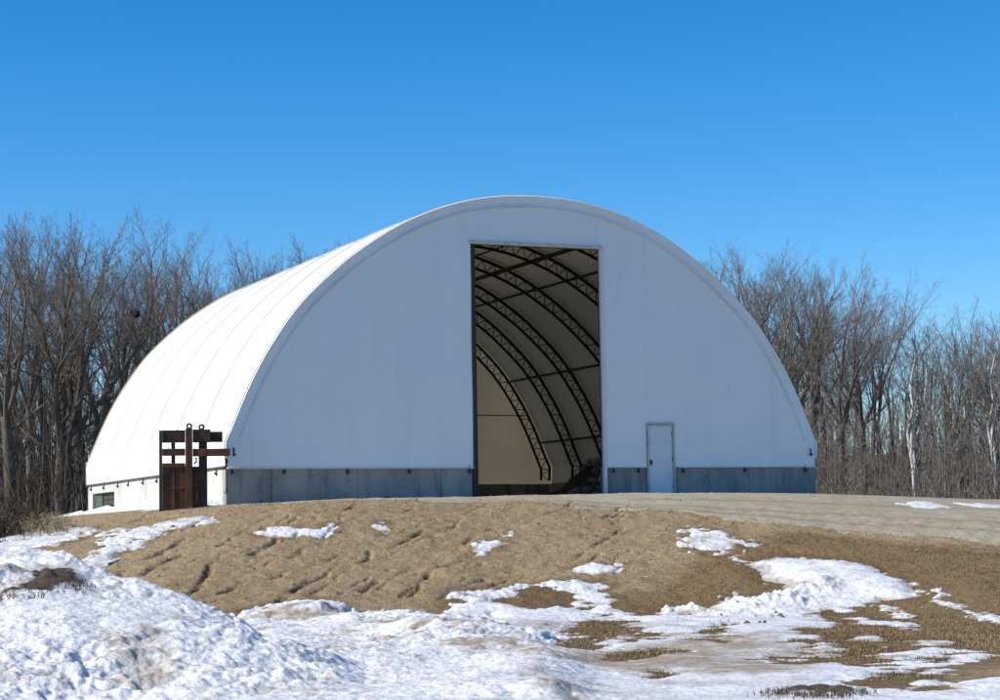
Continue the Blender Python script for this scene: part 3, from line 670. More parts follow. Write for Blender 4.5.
# big doorway trims, posts and header
mb = MB(); mb.box(DX0-0.10, -0.075, DZ-0.02, DX1+0.10, 0.05, DZ+0.075, 0.008); put(mb.build('doorway_header', m_trim))
for x in (DX1,): 
    mb = MB(); mb.box(x-0.005, -0.07, -1.5, x+0.10, 0.05, DZ-0.022, 0.008); put(mb.build('doorway_trim', m_seam))
mb = MB(); mb.box(DX0-0.045, -0.05, -1.5, DX0+0.015, 0.05, DZ-0.022, 0.006); put(mb.build('doorway_trim', m_iron))
for x, w_ in ((DX0-0.02, 0.27), (DX1+0.18, 0.16)):
    mb = MB(); mb.box(x, 0.33, -1.2, x+w_, 0.50, 6.9, 0.01); put(mb.build('doorway_post', m_iron))
mb = MB(); mb.box(DX0-1.8, 0.51, DZ+0.05, DX1+1.8, 0.63, DZ+0.2, 0.01); put(mb.build('header_beam', m_iron))
# man door
dr = MB(); dr.box(MX0+0.075, 0.0, -0.86, MX1-0.075, 0.045, MZ-0.085, 0.006)
door = put(dr.build('door', m_door))
for (a, b, c, d) in ((MX0+0.17, -0.70, MX1-0.17, 0.02), (MX0+0.17, 0.16, MX1-0.17, MZ-0.2)):
    mb = MB(); mb.box(a, -0.006, b, c, 0.001, d, 0.004); mb.build('door_panel', m_door, door)
hb = MB(); hb.tube([(MX0+0.15, 0.0, 0.1), (MX0+0.15, -0.05, 0.1)], 0.02, 8); hb.tube([(MX0+0.15, -0.05, 0.1), (MX0+0.15, -0.09, 0.1)], [0.035, 0.03], 8); hb.box(MX0+0.12, -0.008, 0.02, MX0+0.18, 0.0, 0.18, 0.002); hb.build('handle', m_iron, door)
fb = MB(); fb.box(MX0+0.015, -0.06, -1.1, MX0+0.07, 0.06, MZ+0.0, 0.006); fb.box(MX1-0.07, -0.06, -1.1, MX1-0.015, 0.06, MZ, 0.006); fb.box(MX0, -0.065, MZ-0.08, MX1, 0.062, MZ+0.0, 0.006); fb.box(MX0+0.075, -0.02, -0.95, MX1-0.075, 0.05, -0.875, 0.005)
fb.build('door_frame', m_dframe, door)
for zz in (-0.6, 0.2, 0.95):
    mb = MB(); mb.box(MX1-0.095, -0.012, zz-0.05, MX1-0.07, 0.0, zz+0.05, 0.003); mb.build('hinge', m_iron, door)
# arches inside
m_truss = M('dark_truss_steel', (0.022, 0.021, 0.021), 0.8, noise=[(5, (0.035, 0.03, 0.028), 0.45, 0.65)], spec=0.1)
def arch_mb(d, r):
    p = offp(-d); mb = MB(); mb.tube([(q[0], 0, q[1]) for q in p[2:-2]], r, 8); return mb
D_O, D_I = 0.13, 0.50
chord = arch_mb(D_O, 0.055); pI = offp(-D_I)[2:-2]; chord.tube([(q[0], 0, q[1]) for q in pI], 0.05, 8)
pO = offp(-D_O)
web = MB(); st = np.cumsum(np.r_[0, np.linalg.norm(np.diff(pO[2:-2], axis=0), axis=1)]); nw = int(st[-1]/0.42)
so = np.linspace(0, st[-1], nw*2+1)
oX = np.interp(so, st, pO[2:-2, 0]); oZ = np.interp(so, st, pO[2:-2, 1]); iX = np.interp(so, st, pI[:, 0]); iZ = np.interp(so, st, pI[:, 1])
for i in range(len(so)-1):
    A = (oX[i], 0, oZ[i]) if i % 2 == 0 else (iX[i], 0, iZ[i]); B = (iX[i+1], 0, iZ[i+1]) if i % 2 == 0 else (oX[i+1], 0, oZ[i+1])
    web.tube([A, B], 0.017, 4)
t0 = chord.build('roof_truss', m_truss, None, True); w0 = web.build('truss_web', m_truss, t0)
for i, y in enumerate(TR):
    if i == 0: t, w = t0, w0
    else:
        t = link(t0.copy()); w = link(w0.copy()); w.parent = t
    t.parent = bld; t.location = (0, y-0.03, 1.0); t.rotation_euler = (0, 0, math.atan(SKEW*y))
    w.location = (0, 0, 0)
for x, r, d in ((0.0, 0.05, 0.22), (-3.1, 0.06, 0.24), (3.1, 0.075, 0.30), (2.1, 0.03, 0.16), (-2.1, 0.03, 0.16), (4.45, 0.045, 0.2), (-4.45, 0.045, 0.2), (7.25, 0.045, 0.2), (-7.25, 0.045, 0.2), (8.58, 0.04, 0.2), (-8.58, 0.04, 0.2)):
    p = offp(-d); s_ = np.argsort(p[:, 0]); z = float(np.interp(x, p[s_, 0], p[s_, 1]))
    mb = MB(); mb.tube([(x, 0.45, z), (x, sk(x, LEN)-0.2, z)], r, 8); put(mb.build('purlin', m_iron, None, True))
mb = MB(); mb.tube([(-8.2, sk(-8.2, LEN)-0.10, 2.64), (8.2, sk(8.2, LEN)-0.10, 2.64)], 0.02, 8); put(mb.build('rear_wall_pipe', m_steel, None, True))
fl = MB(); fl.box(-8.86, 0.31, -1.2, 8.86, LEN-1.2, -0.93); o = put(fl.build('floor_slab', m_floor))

# heap of rubble inside, right of the doorway
def rock_mesh(seed, sx, sy, sz, mat, name):
    import bmesh
    bm = bmesh.new(); bmesh.ops.create_icosphere(bm, subdivisions=2, radius=1.0); r = random.Random(seed)
    off = [r.uniform(-5, 5) for _ in range(3)]; 
    pl = [(Vector((r.gauss(0, 1), r.gauss(0, 1), r.gauss(0, 1))).normalized(), r.uniform(0.55, 0.85)) for _ in range(9)]
    for v in bm.verts:
        c = v.co.normalized()
        d = 1.0
        for nn, h in pl:
            k_ = c.dot(nn)
            if k_ > 1e-3: d = min(d, h/k_)
        v.co = Vector((c.x*d*sx, c.y*d*sy, c.z*d*sz))
    me = bpy.data.meshes.new(name); bm.to_mesh(me); bm.free(); me.materials.append(mat); return me
hp = MB(); hx = np.linspace(2.2, 8.8, 34); hy = np.linspace(2.4, 11.5, 40)
HXg, HYg = np.meshgrid(hx, hy, indexing='ij')
def heap_h(X, Y):
    return np.clip(1.45*np.exp(-(((X-5.6)/1.6)**2+((Y-6.2)/2.2)**2))+0.55*fbm(X, Y, 0.8, 4, 13)-0.10, -0.1, 3)
HZ = -0.93+heap_h(HXg, HYg)
a = (np.arange(33)[:, None]*40+np.arange(39)[None]).ravel()
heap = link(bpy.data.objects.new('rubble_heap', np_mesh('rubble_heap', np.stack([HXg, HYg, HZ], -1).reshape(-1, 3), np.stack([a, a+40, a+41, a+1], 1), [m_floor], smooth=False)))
tag(heap, 'dark heap of rubble and junk piled inside the doorway at the right', 'rubble', kind='stuff')
rk = [rock_mesh(i, 1, 0.8, 0.6, m_rub[i % 3], 'rubble_chunk') for i in range(6)]
r_ = random.Random(3)
for i in range(95):
    x = r_.gauss(5.0, 1.1); y = r_.gauss(5.1, 1.2)
    if not (2.5 < x < 8.5 and 2.5 < y < 11): continue
    z = -0.93+float(heap_h(np.array([x]), np.array([y]))[0])
    o = link(bpy.data.objects.new('rubble_chunk', rk[i % 6])); s_ = r_.uniform(0.12, 0.34)
    o.scale = (s_, s_, s_); o.location = (x, y, max(z, -0.93)+s_*0.35); o.rotation_euler = (r_.uniform(-.5, .5), r_.uniform(-.5, .5), r_.uniform(0, 6))
    tag(o, ['grey', 'brown', 'bluish'][i % 3]+' chunk of rubble on the heap inside the big doorway', 'rubble chunk', ['grey', 'brown', 'bluish'][i % 3]+' chunks on the rubble heap')

# ------------------------------------------------------------------ rusty steel frame left of the building
FX, FY = -10.66, -1.25
fz = ground_z(FX, FY)-0.05
fr = empty('steel_frame', (FX, FY, fz), -math.radians(14.5))
tag(fr, 'tall rusty steel frame with two lifting eyes standing beside the left corner of the building', 'steel frame')
PXM = 1/38.6
def X(px): return (px-180.5)*PXM
def Zp(py): return (509.0-py)*PXM+0.0
def part(name, mat, *boxes):
    mb = MB()
    for (x0, x1, yt, yb, d0, d1) in boxes: mb.box(X(x0), d0, Zp(yb) if yb < 509 else -0.15, X(x1), d1, Zp(yt), 0.008)
    return mb.build(name, mat, fr)
part('front_plate', m_rust, (160.2, 183, 464, 512, 0.03, 0.06))
part('recessed_plate', m_rust, (183, 204, 465, 512, 0.07, 0.10))
part('side_post', m_dsteel, (157, 160, 428.5, 512, 0.0, 0.42))
part('thin_post', m_dsteel, (169, 173, 441.2, 463.8, 0.04, 0.12))
part('main_post', m_rust, (183, 190, 427, 512, -0.06, 0.14))
part('rear_post', m_dsteel, (196, 204.5, 441.2, 512, 0.05, 0.25))
part('plate_stiffener', m_rust, (171, 172.2, 467, 512, 0.012, 0.03), (160.2, 182.8, 486, 487.2, 0.014, 0.03))
part('base_flange', m_dsteel, (157, 204.5, 506, 512, -0.03, 0.03))
part('top_beam', m_dsteel, (160.2, 182.8, 428.5, 441, 0.02, 0.16), (190.2, 208, 428, 441, -0.02, 0.18))
part('beam_stub', m_dsteel, (207, 220, 430, 440.5, 0.20, 0.34))
part('middle_rail', m_rust, (160.2, 182.8, 447, 454.2, -0.01, 0.10))
part('long_rail', m_rust, (190.2, 227, 447.5, 455, -0.04, 0.08))
part('sill_bar', m_rust, (160.2, 182.8, 461.5, 466, 0.0, 0.028))
for px, d in ((186.8, 0.04), (199, 0.12)):
    mb = MB(); mb.tube([(X(px)+0.058*math.cos(a), d, Zp(424.6 if px < 190 else 425.6)+0.058*math.sin(a)) for a in np.linspace(0, 2*math.pi, 16, endpoint=False)], 0.027, 8, closed=True)
    mb.box(X(px)-0.05, d-0.03, Zp(428), X(px)+0.05, d+0.03, Zp(426.6), 0.005)
    mb.build('lifting_eye', m_dsteel, fr, True)
mb = MB(); mb.tube([(X(193.5), 0.1, Zp(456)), (X(194), 0.1, Zp(460)), (X(191.5), 0.1, Zp(462.5))], 0.02, 8); mb.build('hook', m_dsteel, fr, True)
# chain hanging from the long rail
ch = MB(); rzf = -math.radians(14.5); cxp, cyp = X(223.2), 0.02
wx = FX+cxp*math.cos(rzf)-cyp*math.sin(rzf); wy = FY+cxp*math.sin(rzf)+cyp*math.cos(rzf)
z = fz+Zp(455); zl = fz+Zp(489); i = 0
while z > zl:
    c = [(wx+(0.022*math.cos(a) if i % 2 == 0 else 0), wy+(0.022*math.cos(a) if i % 2 else 0), z-0.032+0.036*math.sin(a)) for a in np.linspace(0, 2*math.pi, 10, endpoint=False)]
    ch.tube(c, 0.0085, 4, closed=True); z -= 0.054; i += 1
ch.tube([(wx, wy, zl+0.01), (wx+0.02, wy, zl-0.06), (wx-0.03, wy, zl-0.1), (wx-0.045, wy, zl-0.05)], 0.016, 8)
tag(ch.build('chain', m_dsteel), 'thin rusty chain hanging from the end of the long rail by the building corner', 'chain')

# snow drift along the left wall of the building
dy = np.linspace(-0.3, 26, 120); dx = np.linspace(0, 1, 16)
DV = np.zeros((len(dy), len(dx), 3))
for i, y in enumerate(dy):
    wdt = 2.6+0.5*vnoise(np.array([y/1.7]), np.array([3.0]), 4)[0]
    for j, u in enumerate(dx):
        x = -9.14-u*wdt; gz = ground_z(x, y)
        hh = ((0.34 if y < 11 else 0.22)+0.22*vnoise(np.array([y/1.4]), np.array([0.0]), 2)[0]+0.04*math.sin(y*3.1))*(1-u)**1.6
        if y > LEN: hh *= max(0.5, 1-(y-LEN)/10)
        hh *= float(sstep(-0.3, 1.2, np.array(y)))
        DV[i, j] = (x, y, gz-0.09+hh+0.09*float(sstep(-0.3, 1.2, np.array(y)))*(1-u)+0.04*fbm(np.array([x]), np.array([y]), 0.8, 3, 3)[0])
a = (np.arange(len(dy)-1)[:, None]*16+np.arange(15)[None]).ravel()
o = link(bpy.data.objects.new('snow_drift', np_mesh('snow_drift', DV.reshape(-1, 3), np.stack([a, a+1, a+17, a+16], 1), [m_snow], smooth=True, attrs=dict(dirt=np.full(120*16, 0.1)))))
tag(o, 'bright snow drift banked along the sunlit left wall of the building', 'snow drift')
rd2 = MB(); 
DV2 = np.zeros((14, 8, 3))
for i, y in enumerate(np.linspace(0.3, 5, 14)):
    for j, u in enumerate(np.linspace(0, 1, 8)):
        DV2[i, j] = (9.16+u*0.55, y, ground_z(9.3, y)-0.05+0.33*(1-u)**1.5*(1 if y > 0.4 else .8))
a = (np.arange(13)[:, None]*8+np.arange(7)[None]).ravel()
o = link(bpy.data.objects.new('snow_drift', np_mesh('snow_drift', DV2.reshape(-1, 3), np.stack([a, a+8, a+9, a+1], 1), [m_snow], smooth=True, attrs=dict(dirt=np.full(112, 0.1)))))
tag(o, 'small shaded snow drift at the right corner of the building', 'snow drift')

# ------------------------------------------------------------------ trees
def grow_tree(seed, H=14.0, trunk=0.35, fork=0.35, spread=0.45, limbs=4, twig=1.0, lean=0.0, r0=0.2, maxlev=5):
    """returns segment lists of trunk/limbs and of the crown's branches and twigs"""
    R = random.Random(seed); big = []; small = []
    def branch(p, d, r, L, lev):
        n = max(2, int(L/(0.55 if lev < 3 else 0.32))); step = L/n; pts = [(p.copy(), r)]
        rr = r
        for i in range(n):
            d = (d+Vector((R.gauss(0, 1), R.gauss(0, 1), R.gauss(0, 1)))*(0.06 if lev < 2 else 0.085)+Vector((0, 0, 0.03 if lev < 2 else 0.02))).normalized()
            q = p+d*step; r2 = max(0.0042, r*(1-(0.62 if lev else 0.45)*(i+1)/n))
            (big if lev <= 1 else small).append((p, q, rr, r2)); p, rr = q, r2; pts.append((p.copy(), r2))
        if lev >= maxlev: return
        # side shoots
        ns = {0: 0, 1: 6, 2: 4.2, 3: 3.2, 4: 2.6}[lev]
        ns = int(round(ns*twig*min(1.5, max(0.5, L/({1: 5.5, 2: 2.6, 3: 1.4, 4: 0.9}.get(lev, 1))))))
        for _ in range(ns):
            t = R.uniform(0.2, 0.98); i = min(n-1, int(t*n)); b, br = pts[i]; b = b.lerp(pts[i+1][0], t*n-i)
            az = R.uniform(0, 6.283); a = Vector((math.cos(az), math.sin(az), 0.3))
            a = (a-d*a.dot(d)); a.normalize()
            ang = R.uniform(0.45, 1.0); dd = (d*math.cos(ang)+a*math.sin(ang)); dd.z += 0.06; dd.normalize()
            branch(b, dd, max(0.0055, br*R.uniform(0.36, 0.55)), max(0.35, L*R.uniform(0.36, 0.62)*(1.15-0.45*t)), lev+1)
        if lev >= 1:
            for _ in range(2):
                az = R.uniform(0, 6.283); a = Vector((math.cos(az), math.sin(az), 0.1))*0.30
                branch(p, (d+a).normalized(), rr, L*R.uniform(0.35, 0.5), lev+1)
    # trunk
    hT = H*fork; d = Vector((math.sin(lean), 0.15*math.sin(lean), math.cos(lean))); p = Vector((0, 0, -0.3)); n = 7; r = r0
    big.append((Vector((0, 0, -0.35)), Vector((0, 0, 0.15)), r0*1.5, r0*1.08))
    for i in range(n):
        d = (d+Vector((R.gauss(0, .04), R.gauss(0, .04), 0.03))).normalized(); q = p+d*((hT+0.3)/n); r2 = r0*(1-0.30*(i+1)/n)
        big.append((p, q, r, r2)); p, r = q, r2
        if i >= 3 and R.random() < 0.55*twig:
            az = R.uniform(0, 6.283); dd = Vector((math.cos(az)*0.8, math.sin(az)*0.8, 0.55)).normalized()
            branch(p, dd, r*0.32, H*R.uniform(0.13, 0.22), 2)
    for i in range(limbs):
        az = 6.283*i/limbs+R.uniform(-.5, .5); s_ = spread*R.uniform(0.35, 1.15) if i else spread*0.2
        dd = (d*1.0+Vector((math.cos(az)*s_, math.sin(az)*s_, 0.25))).normalized()
        branch(p-d*R.uniform(0, hT*0.16), dd, r*R.uniform(0.5, 0.72), (H-hT)*R.uniform(0.55, 0.74), 1)
    return big, small
def tree_meshes(name, seed, bark, twigm, **kw):
    big, small = grow_tree(seed, **kw)
    def me(lst, k, m, nm):
        V, Q = seg_tubes([s[0] for s in lst], [s[1] for s in lst], [s[2] for s in lst], [s[3] for s in lst], k)
        return np_mesh(nm, V, Q, [m], smooth=True)
    top = max(s[1].z for s in big+small)
    return me(big, 6, bark, 'trunk'), me(small, 3, twigm, 'crown'), top, len(big)+len(small)
kinds = [
 tree_meshes('a', 11, m_bark, m_twig, H=14, fork=0.28, spread=0.8, limbs=5, r0=0.42, twig=1.0),
 tree_meshes('b', 12, m_bark, m_twig, H=14, fork=0.36, spread=0.62, limbs=4, r0=0.36, twig=1.0),
 tree_meshes('c', 13, m_bark2, m_twig2, H=14, fork=0.42, spread=0.5, limbs=4, r0=0.21, twig=0.9),
 tree_meshes('d', 14, m_bark2, m_twig2, H=14, fork=0.30, spread=0.75, limbs=4, r0=0.34, twig=1.05),
 tree_meshes('e', 15, m_bark, m_twig, H=14, fork=0.50, spread=0.42, limbs=3, r0=0.18, twig=0.9),
 tree_meshes('f', 16, m_bark2, m_twig, H=14, fork=0.24, spread=0.85, limbs=5, r0=0.38, twig=1.0),
 tree_meshes('g', 17, m_bark2, m_twig2, H=14, fork=0.55, spread=0.4, limbs=3, r0=0.15, twig=0.85),
 tree_meshes('h', 18, m_bark, m_twig2, H=14, fork=0.33, spread=0.65, limbs=4, r0=0.26, twig=1.0, lean=0.16),
]
print('tree segs', [k_[3] for k_ in kinds])
def at(px, depth):
    s = (px-500)/FPX*math.cos(PITCH); p = CAM[:2]+depth*(FWD+s*RGT); return p[0], p[1]
NM = ['broad_tree', 'forked_tree', 'slender_tree', 'broad_tree', 'slender_tree', 'broad_tree', 'slender_tree', 'leaning_tree']
def tree(px, depth, top_y, kind, label, group=None, rz=None, wid=1.0):
    x, y = at(px, depth); gz = ground_z(x, y)
    ztop = CAM[2]+depth*(y_hor(px)-top_y+(16 if px < 130 else 8))/FPX
    tr, cr, top, _ = kinds[kind]; s_ = (ztop-gz)/top
    o = empty(NM[kind], (x, y, gz-0.05), random.uniform(0, 6.28) if rz is None else rz)
    o.scale = (s_*wid, s_*wid, s_)
    link(bpy.data.objects.new('trunk', tr), o); link(bpy.data.objects.new('crown', cr), o)
    tag(o, label, 'tree', group); return o
# trees that stand out
tree(58, 82, 211, 0, 'tall broad bare tree whose crown tops the wood left of the building', wid=1.05)
tree(8, 80, 216, 1, 'thick bare tree at the very left edge of the photo')
tree(188, 92, 236, 5, 'wide bare tree rising behind the left slope of the white roof')
tree(790, 92, 246, 3, 'tall spreading bare tree just right of the white roof, highest there')
tree(842, 90, 258, 7, 'large bare tree with leaning limbs, two trees right of the roof edge')
tree(918, 92, 300, 2, 'bare tree with thin open crown standing just behind the white birch')
GL, GR, GB = 'bare trees in the wood left of the building', 'bare trees in the wood right of the building', 'bare tree tops showing above the roof'
LL = 'bare leafless tree among many in the wood left of the white building'
LR = 'bare leafless tree among many in the wood right of the white building'
for px, dp, ty, kd in ((28, 88, 222, 2), (42, 92, 218, 4), (80, 86, 218, 1), (95, 90, 232, 3), (110, 84, 262, 4), (122, 95, 275, 6), (140, 88, 268, 4), (152, 94, 258, 2), (168, 86, 246, 1), (205, 96, 246, 3), (222, 88, 256, 2), (238, 94, 250, 5), (256, 90, 248, 1), (272, 96, 262, 2),
                        (-30, 84, 225, 0), (-75, 88, 230, 3), (-120, 90, 222, 1), (-180, 92, 235, 5), (-250, 95, 230, 0), (18, 100, 240, 5), (66, 102, 245, 6), (100, 106, 262, 5)):
    tree(px, dp, ty, kd, LL, GL)
for px, dp, ty, kd in ((300, 98, 252, 2), (318, 94, 245, 1), (334, 100, 247, 4), (352, 96, 243, 2), (370, 104, 262, 5), (285, 108, 270, 6)):
    tree(px, dp, ty, kd, 'bare tree top just showing above the left shoulder of the roof', GB)
for px, dp, ty, kd in ((712, 98, 248, 1), (730, 92, 254, 5), (752, 96, 256, 2), (770, 90, 252, 0), (812, 98, 254, 1), (826, 94, 262, 4), (862, 96, 276, 3), (880, 92, 300, 2), (895, 100, 312, 6), (935, 96, 322, 4), (952, 90, 326, 1), (968, 98, 318, 2), (985, 94, 314, 5), (1002, 90, 306, 3),
                        (1030, 92, 300, 0), (1070, 95, 310, 1), (1120, 92, 305, 5), (1180, 96, 300, 3), (1250, 95, 310, 0), (690, 100, 262, 2), (872, 106, 300, 4), (945, 108, 330, 6)):
    tree(px, dp, ty, kd, LR, GR)
# deeper rows of the wood
r_ = random.Random(21)
for i in range(72):
    left = i % 3 == 0
    px = r_.uniform(-260, 300) if left else r_.uniform(700, 1260)
    dp = r_.uniform(90, 150)
    tl = np.interp(px, [-260, 0, 60, 110, 150, 190, 260, 300, 700, 800, 860, 900, 1000, 1260], [240, 235, 232, 275, 280, 260, 270, 275, 270, 265, 290, 330, 330, 330])
    tree(px, dp, tl+r_.uniform(70, 170), r_.choice([1, 2, 4, 6, 6, 4, 3]), LL if left else LR, GL if left else GR)
for i in range(84):
    left = i % 3 == 0
    px = r_.uniform(-200, 290) if left else r_.uniform(715, 1200); dp = r_.uniform(112, 165)
    tree(px, dp, r_.uniform(335, 425), r_.choice([2, 4, 6, 6, 3]), LL if left else LR, GL if left else GR)
# white birch: twin stems
def birch(px, dp):
    x, y = at(px, dp); gz = ground_z(x, y); o = empty('birch_tree', (x, y, gz-0.05))
    R = random.Random(5); big = []; tw = []
    k = dp/FPX
    for pts in ([(0, 0), (-1, 40), (-2, 75), (-1, 100), (1, 125), (3, 150)], [(3, 0), (4, 35), (5, 60), (9, 85), (13, 105), (17, 128), (20, 140)], [(-1, 55), (2, 80), (7, 96), (9, 112)]):
        P = [Vector((a*k, R.gauss(0, .12), b*k)) for a, b in pts]
        P = [Vector((v.x*RGT[0]+0, v.x*RGT[1]+v.y, v.z)) for v in P]; n = len(P)
        for i in range(n-1):
            big.append((P[i], P[i+1], 0.075*(1-i/(n+1)), 0.075*(1-(i+1)/(n+1))))
            for _ in range(5):
                b = P[i].lerp(P[i+1], R.random())
                if b.z < 3: continue
                d = Vector((R.gauss(0, 1), R.gauss(0, 1), 1.1)).normalized(); c = b+d*R.uniform(0.5, 1.1); tw.append((b, c, 0.02, 0.012))
                for _ in range(3):
                    e = c+(d+Vector((R.gauss(0, .5), R.gauss(0, .5), .2))).normalized()*R.uniform(.3, .7); tw.append((b.lerp(c, R.uniform(.4, 1)), e, 0.012, 0.007))
    for lst, kk, m, nm in ((big, 7, m_birch, 'trunk'), (tw, 3, m_twig2, 'crown')):
        V_, Q_ = seg_tubes([s[0] for s in lst], [s[1] for s in lst], [s[2] for s in lst], [s[3] for s in lst], kk)
        link(bpy.data.objects.new(nm, np_mesh(nm, V_, Q_, [m], smooth=True)), o)
    return o
tag(birch(911, 84), 'white barked birch with twin stems against the brown wood at the right', 'tree')
tag(birch(992, 88), 'pale thin birch at the right edge of the photo', 'tree')
# leaf nest high in a tree
def nest(px, py, dp):
    x, y = at(px, dp); z = CAM[2]+dp*(y_hor(px)-py)/FPX; R = random.Random(9); P0 = []; P1 = []
    for i in range(500):
        a = Vector((R.gauss(0, 1), R.gauss(0, 1), R.gauss(0, .8))).normalized()*0.15*R.random()**.4; d = Vector((R.gauss(0, 1), R.gauss(0, 1), R.gauss(0, .6))).normalized()*0.08
        P0.append((x+a.x-d.x, y+a.y-d.y, z+a.z-d.z)); P1.append((x+a.x+d.x, y+a.y+d.y, z+a.z+d.z))
    V_, Q_ = seg_tubes(P0, P1, np.full(500, .02), np.full(500, .016), 3)
    o = link(bpy.data.objects.new('leaf_nest', np_mesh('leaf_nest', V_, Q_, [m_debris])))
    tag(o, 'dark round leaf nest lodged high in the trees left of the building', 'nest')
nest(132, 314, 84)
# tangled undergrowth of the wood, one mass on either side of the building
def undergrowth(x0, x1, count, mat, label, seed):
    P0 = []; P1 = []; R0 = []; R1 = []; r_ = random.Random(seed)
    for i in range(count):
        px = r_.uniform(x0, x1); dp = r_.uniform(76, 112) if r_.random() < 0.7 else r_.uniform(112, 150)
        x, y = at(px, dp)
        if abs(x) < 10.5 and y < 20: continue
        z = ground_z(x, y); h = r_.choice([0.8, 1.5, 2.2, 3.2, 4.0, 4.8])*r_.uniform(0.7, 1.15)*(0.7+0.9*(0.5+math.sin(px*0.031)*math.sin(px*0.0117+1)*0.5))
        d = Vector((r_.gauss(0, .13), r_.gauss(0, .13), 1)); p = Vector((x, y, z-0.1)); r = 0.008+0.0045*h; n = 4
        for s_ in range(n):
            d = d+Vector((r_.gauss(0, .12), r_.gauss(0, .12), 0.1)); q = p+d.normalized()*(h/n)
            P0.append(tuple(p)); P1.append(tuple(q)); R0.append(r*(1-s_/n*.7)); R1.append(r*(1-(s_+1)/n*.7))
            for _ in range(3):
                b = p.lerp(q, r_.random()); e = b+Vector((r_.gauss(0, .45), r_.gauss(0, .45), r_.uniform(.3, 1.1))).normalized()*r_.uniform(.25, .8)*min(1.5, .5+h*.15)
                P0.append(tuple(b)); P1.append(tuple(e)); R0.append(0.010); R1.append(0.005)
            p = q
    V_, Q_ = seg_tubes(P0, P1, R0, R1, 3)
    o = link(bpy.data.objects.new('undergrowth', np_mesh('undergrowth', V_, Q_, [mat], smooth=True)))
    tag(o, label, 'undergrowth', kind='stuff')
m_brush_d = M('dark_undergrowth_stems', (0.105, 0.09, 0.075), 0.95, noise=[(0.5, (0.15, 0.13, 0.11), 0.45, 0.6), (1.1, (0.07, 0.058, 0.048), 0.5, 0.65)], spec=0.1)
undergrowth(-300, 320, 3300, m_brush_d, 'dark tangled undergrowth at the foot of the wood left of the building', 33)
undergrowth(690, 1300, 3300, m_brush, 'grey brown undergrowth at the foot of the wood right of the building', 34)

# ------------------------------------------------------------------ dry grass, weeds, clods
def blades(name, pos, hmin, hmax, wid, mat, seed, lay=0.5):
    n = len(pos); R = np.random.default_rng(seed); az = R.uniform(0, 6.283, n); h = R.uniform(hmin, hmax, n); b = R.normal(0, lay, n)
    t = np.stack([np.cos(az), np.sin(az), np.zeros(n)], 1); s = np.stack([-np.sin(az), np.cos(az), np.zeros(n)], 1)
    w = (wid*R.uniform(.6, 1.3, n))[:, None]; up = np.array([[0, 0, 1.0]])
    m1 = pos+up*(h*.55)[:, None]+t*(h*b*.35)[:, None]; tp = pos+up*(h*np.clip(1-.35*np.abs(b), .25, 1))[:, None]+t*(h*b)[:, None]
    V_ = np.stack([pos-s*w, pos+s*w, m1+s*w*.7, m1-s*w*.7, tp], 1).reshape(-1, 3); i = np.arange(n)[:, None]*5
    return link(bpy.data.objects.new(name, np_mesh(name, V_, [i+np.array([[0, 1, 2, 3]]), i+np.array([[3, 2, 4]])], [mat])))
# candidates on the sheet itself
wgt = grassF[:n_in].copy(); bare = thick < 0.0
cand = np.nonzero(((wgt > 0.45) & bare & (rh > 22) & (rh < 52) & (rd < -0.3)).ravel())[0]
dens = (rh.ravel()[cand]**1.0)*(0.25+np.clip(n1.ravel()[cand]+0.35, 0, 1)); pr_ = dens/dens.sum()
R = np.random.default_rng(4)
pick = R.choice(cand, 34000, p=pr_)
pos = np.stack([gx.ravel()[pick]+R.normal(0, .03, len(pick)), gy.ravel()[pick]+R.normal(0, .05, len(pick)), zg.ravel()[pick]-0.01], 1)
o = blades('dry_grass', pos, 0.02, 0.075, 0.006, m_straw, 6, 1.6)
tag(o, 'matted brown dry grass between the gravel track and the snow', 'grass', kind='stuff')
cand = np.nonzero(((wgt < 0.5) & bare & (rh > 38) & (rh < 53) & (rd < 0.4) & (n1 > -0.05)).ravel())[0]
pick = R.choice(cand, 9000)
pos = np.stack([gx.ravel()[pick], gy.ravel()[pick], zg.ravel()[pick]-0.01], 1)
o = blades('grass_stubble', pos, 0.03, 0.09, 0.007, m_straw, 7, 0.9)
tag(o, 'sparse straw stubble dotting the tan mound', 'grass', kind='stuff')
def stones(name, label, cand, nst, smin, smax, mat, seed):
    R = np.random.default_rng(seed); pk = R.choice(cand, nst); ico = np.array([[1, 0, 0], [-1, 0, 0], [0, 1, 0], [0, -1, 0], [0, 0, 1], [0, 0, -1]], float)
    sz = smin+(smax-smin)*R.random(nst)**3; V_ = ico[None]*sz[:, None, None]*R.uniform(.6, 1.3, (nst, 6, 1))*np.array([1, 1, .7])
    an = R.uniform(0, 6.28, nst); c, s_ = np.cos(an)[:, None], np.sin(an)[:, None]; x, y = V_[:, :, 0].copy(), V_[:, :, 1].copy(); V_[:, :, 0] = x*c-y*s_; V_[:, :, 1] = x*s_+y*c
    V_ += np.stack([gx.ravel()[pk], gy.ravel()[pk], zg.ravel()[pk]+0.01], 1)[:, None]
    f = np.array([[0, 2, 4], [2, 1, 4], [1, 3, 4], [3, 0, 4], [2, 0, 5], [1, 2, 5], [3, 1, 5], [0, 3, 5]]); F_ = (np.arange(nst)[:, None, None]*6+f[None]).reshape(-1, 3)
    o = link(bpy.data.objects.new(name, np_mesh(name, V_.reshape(-1, 3), F_, [mat]))); tag(o, label, 'stones', kind='stuff')
m_stone = M('field_stone', (0.27, 0.24, 0.20), 0.9, noise=[(3, (0.17, 0.145, 0.12), 0.42, 0.6), (1.3, (0.38, 0.35, 0.31), 0.55, 0.7)], spec=0.15)
stones('loose_stones', 'small loose stones and clods strewn over the tan mound', np.nonzero((bare & (rh > 38) & (rh < 53) & (rd < 0)).ravel())[0], 380, 0.010, 0.055, m_stone, 12)
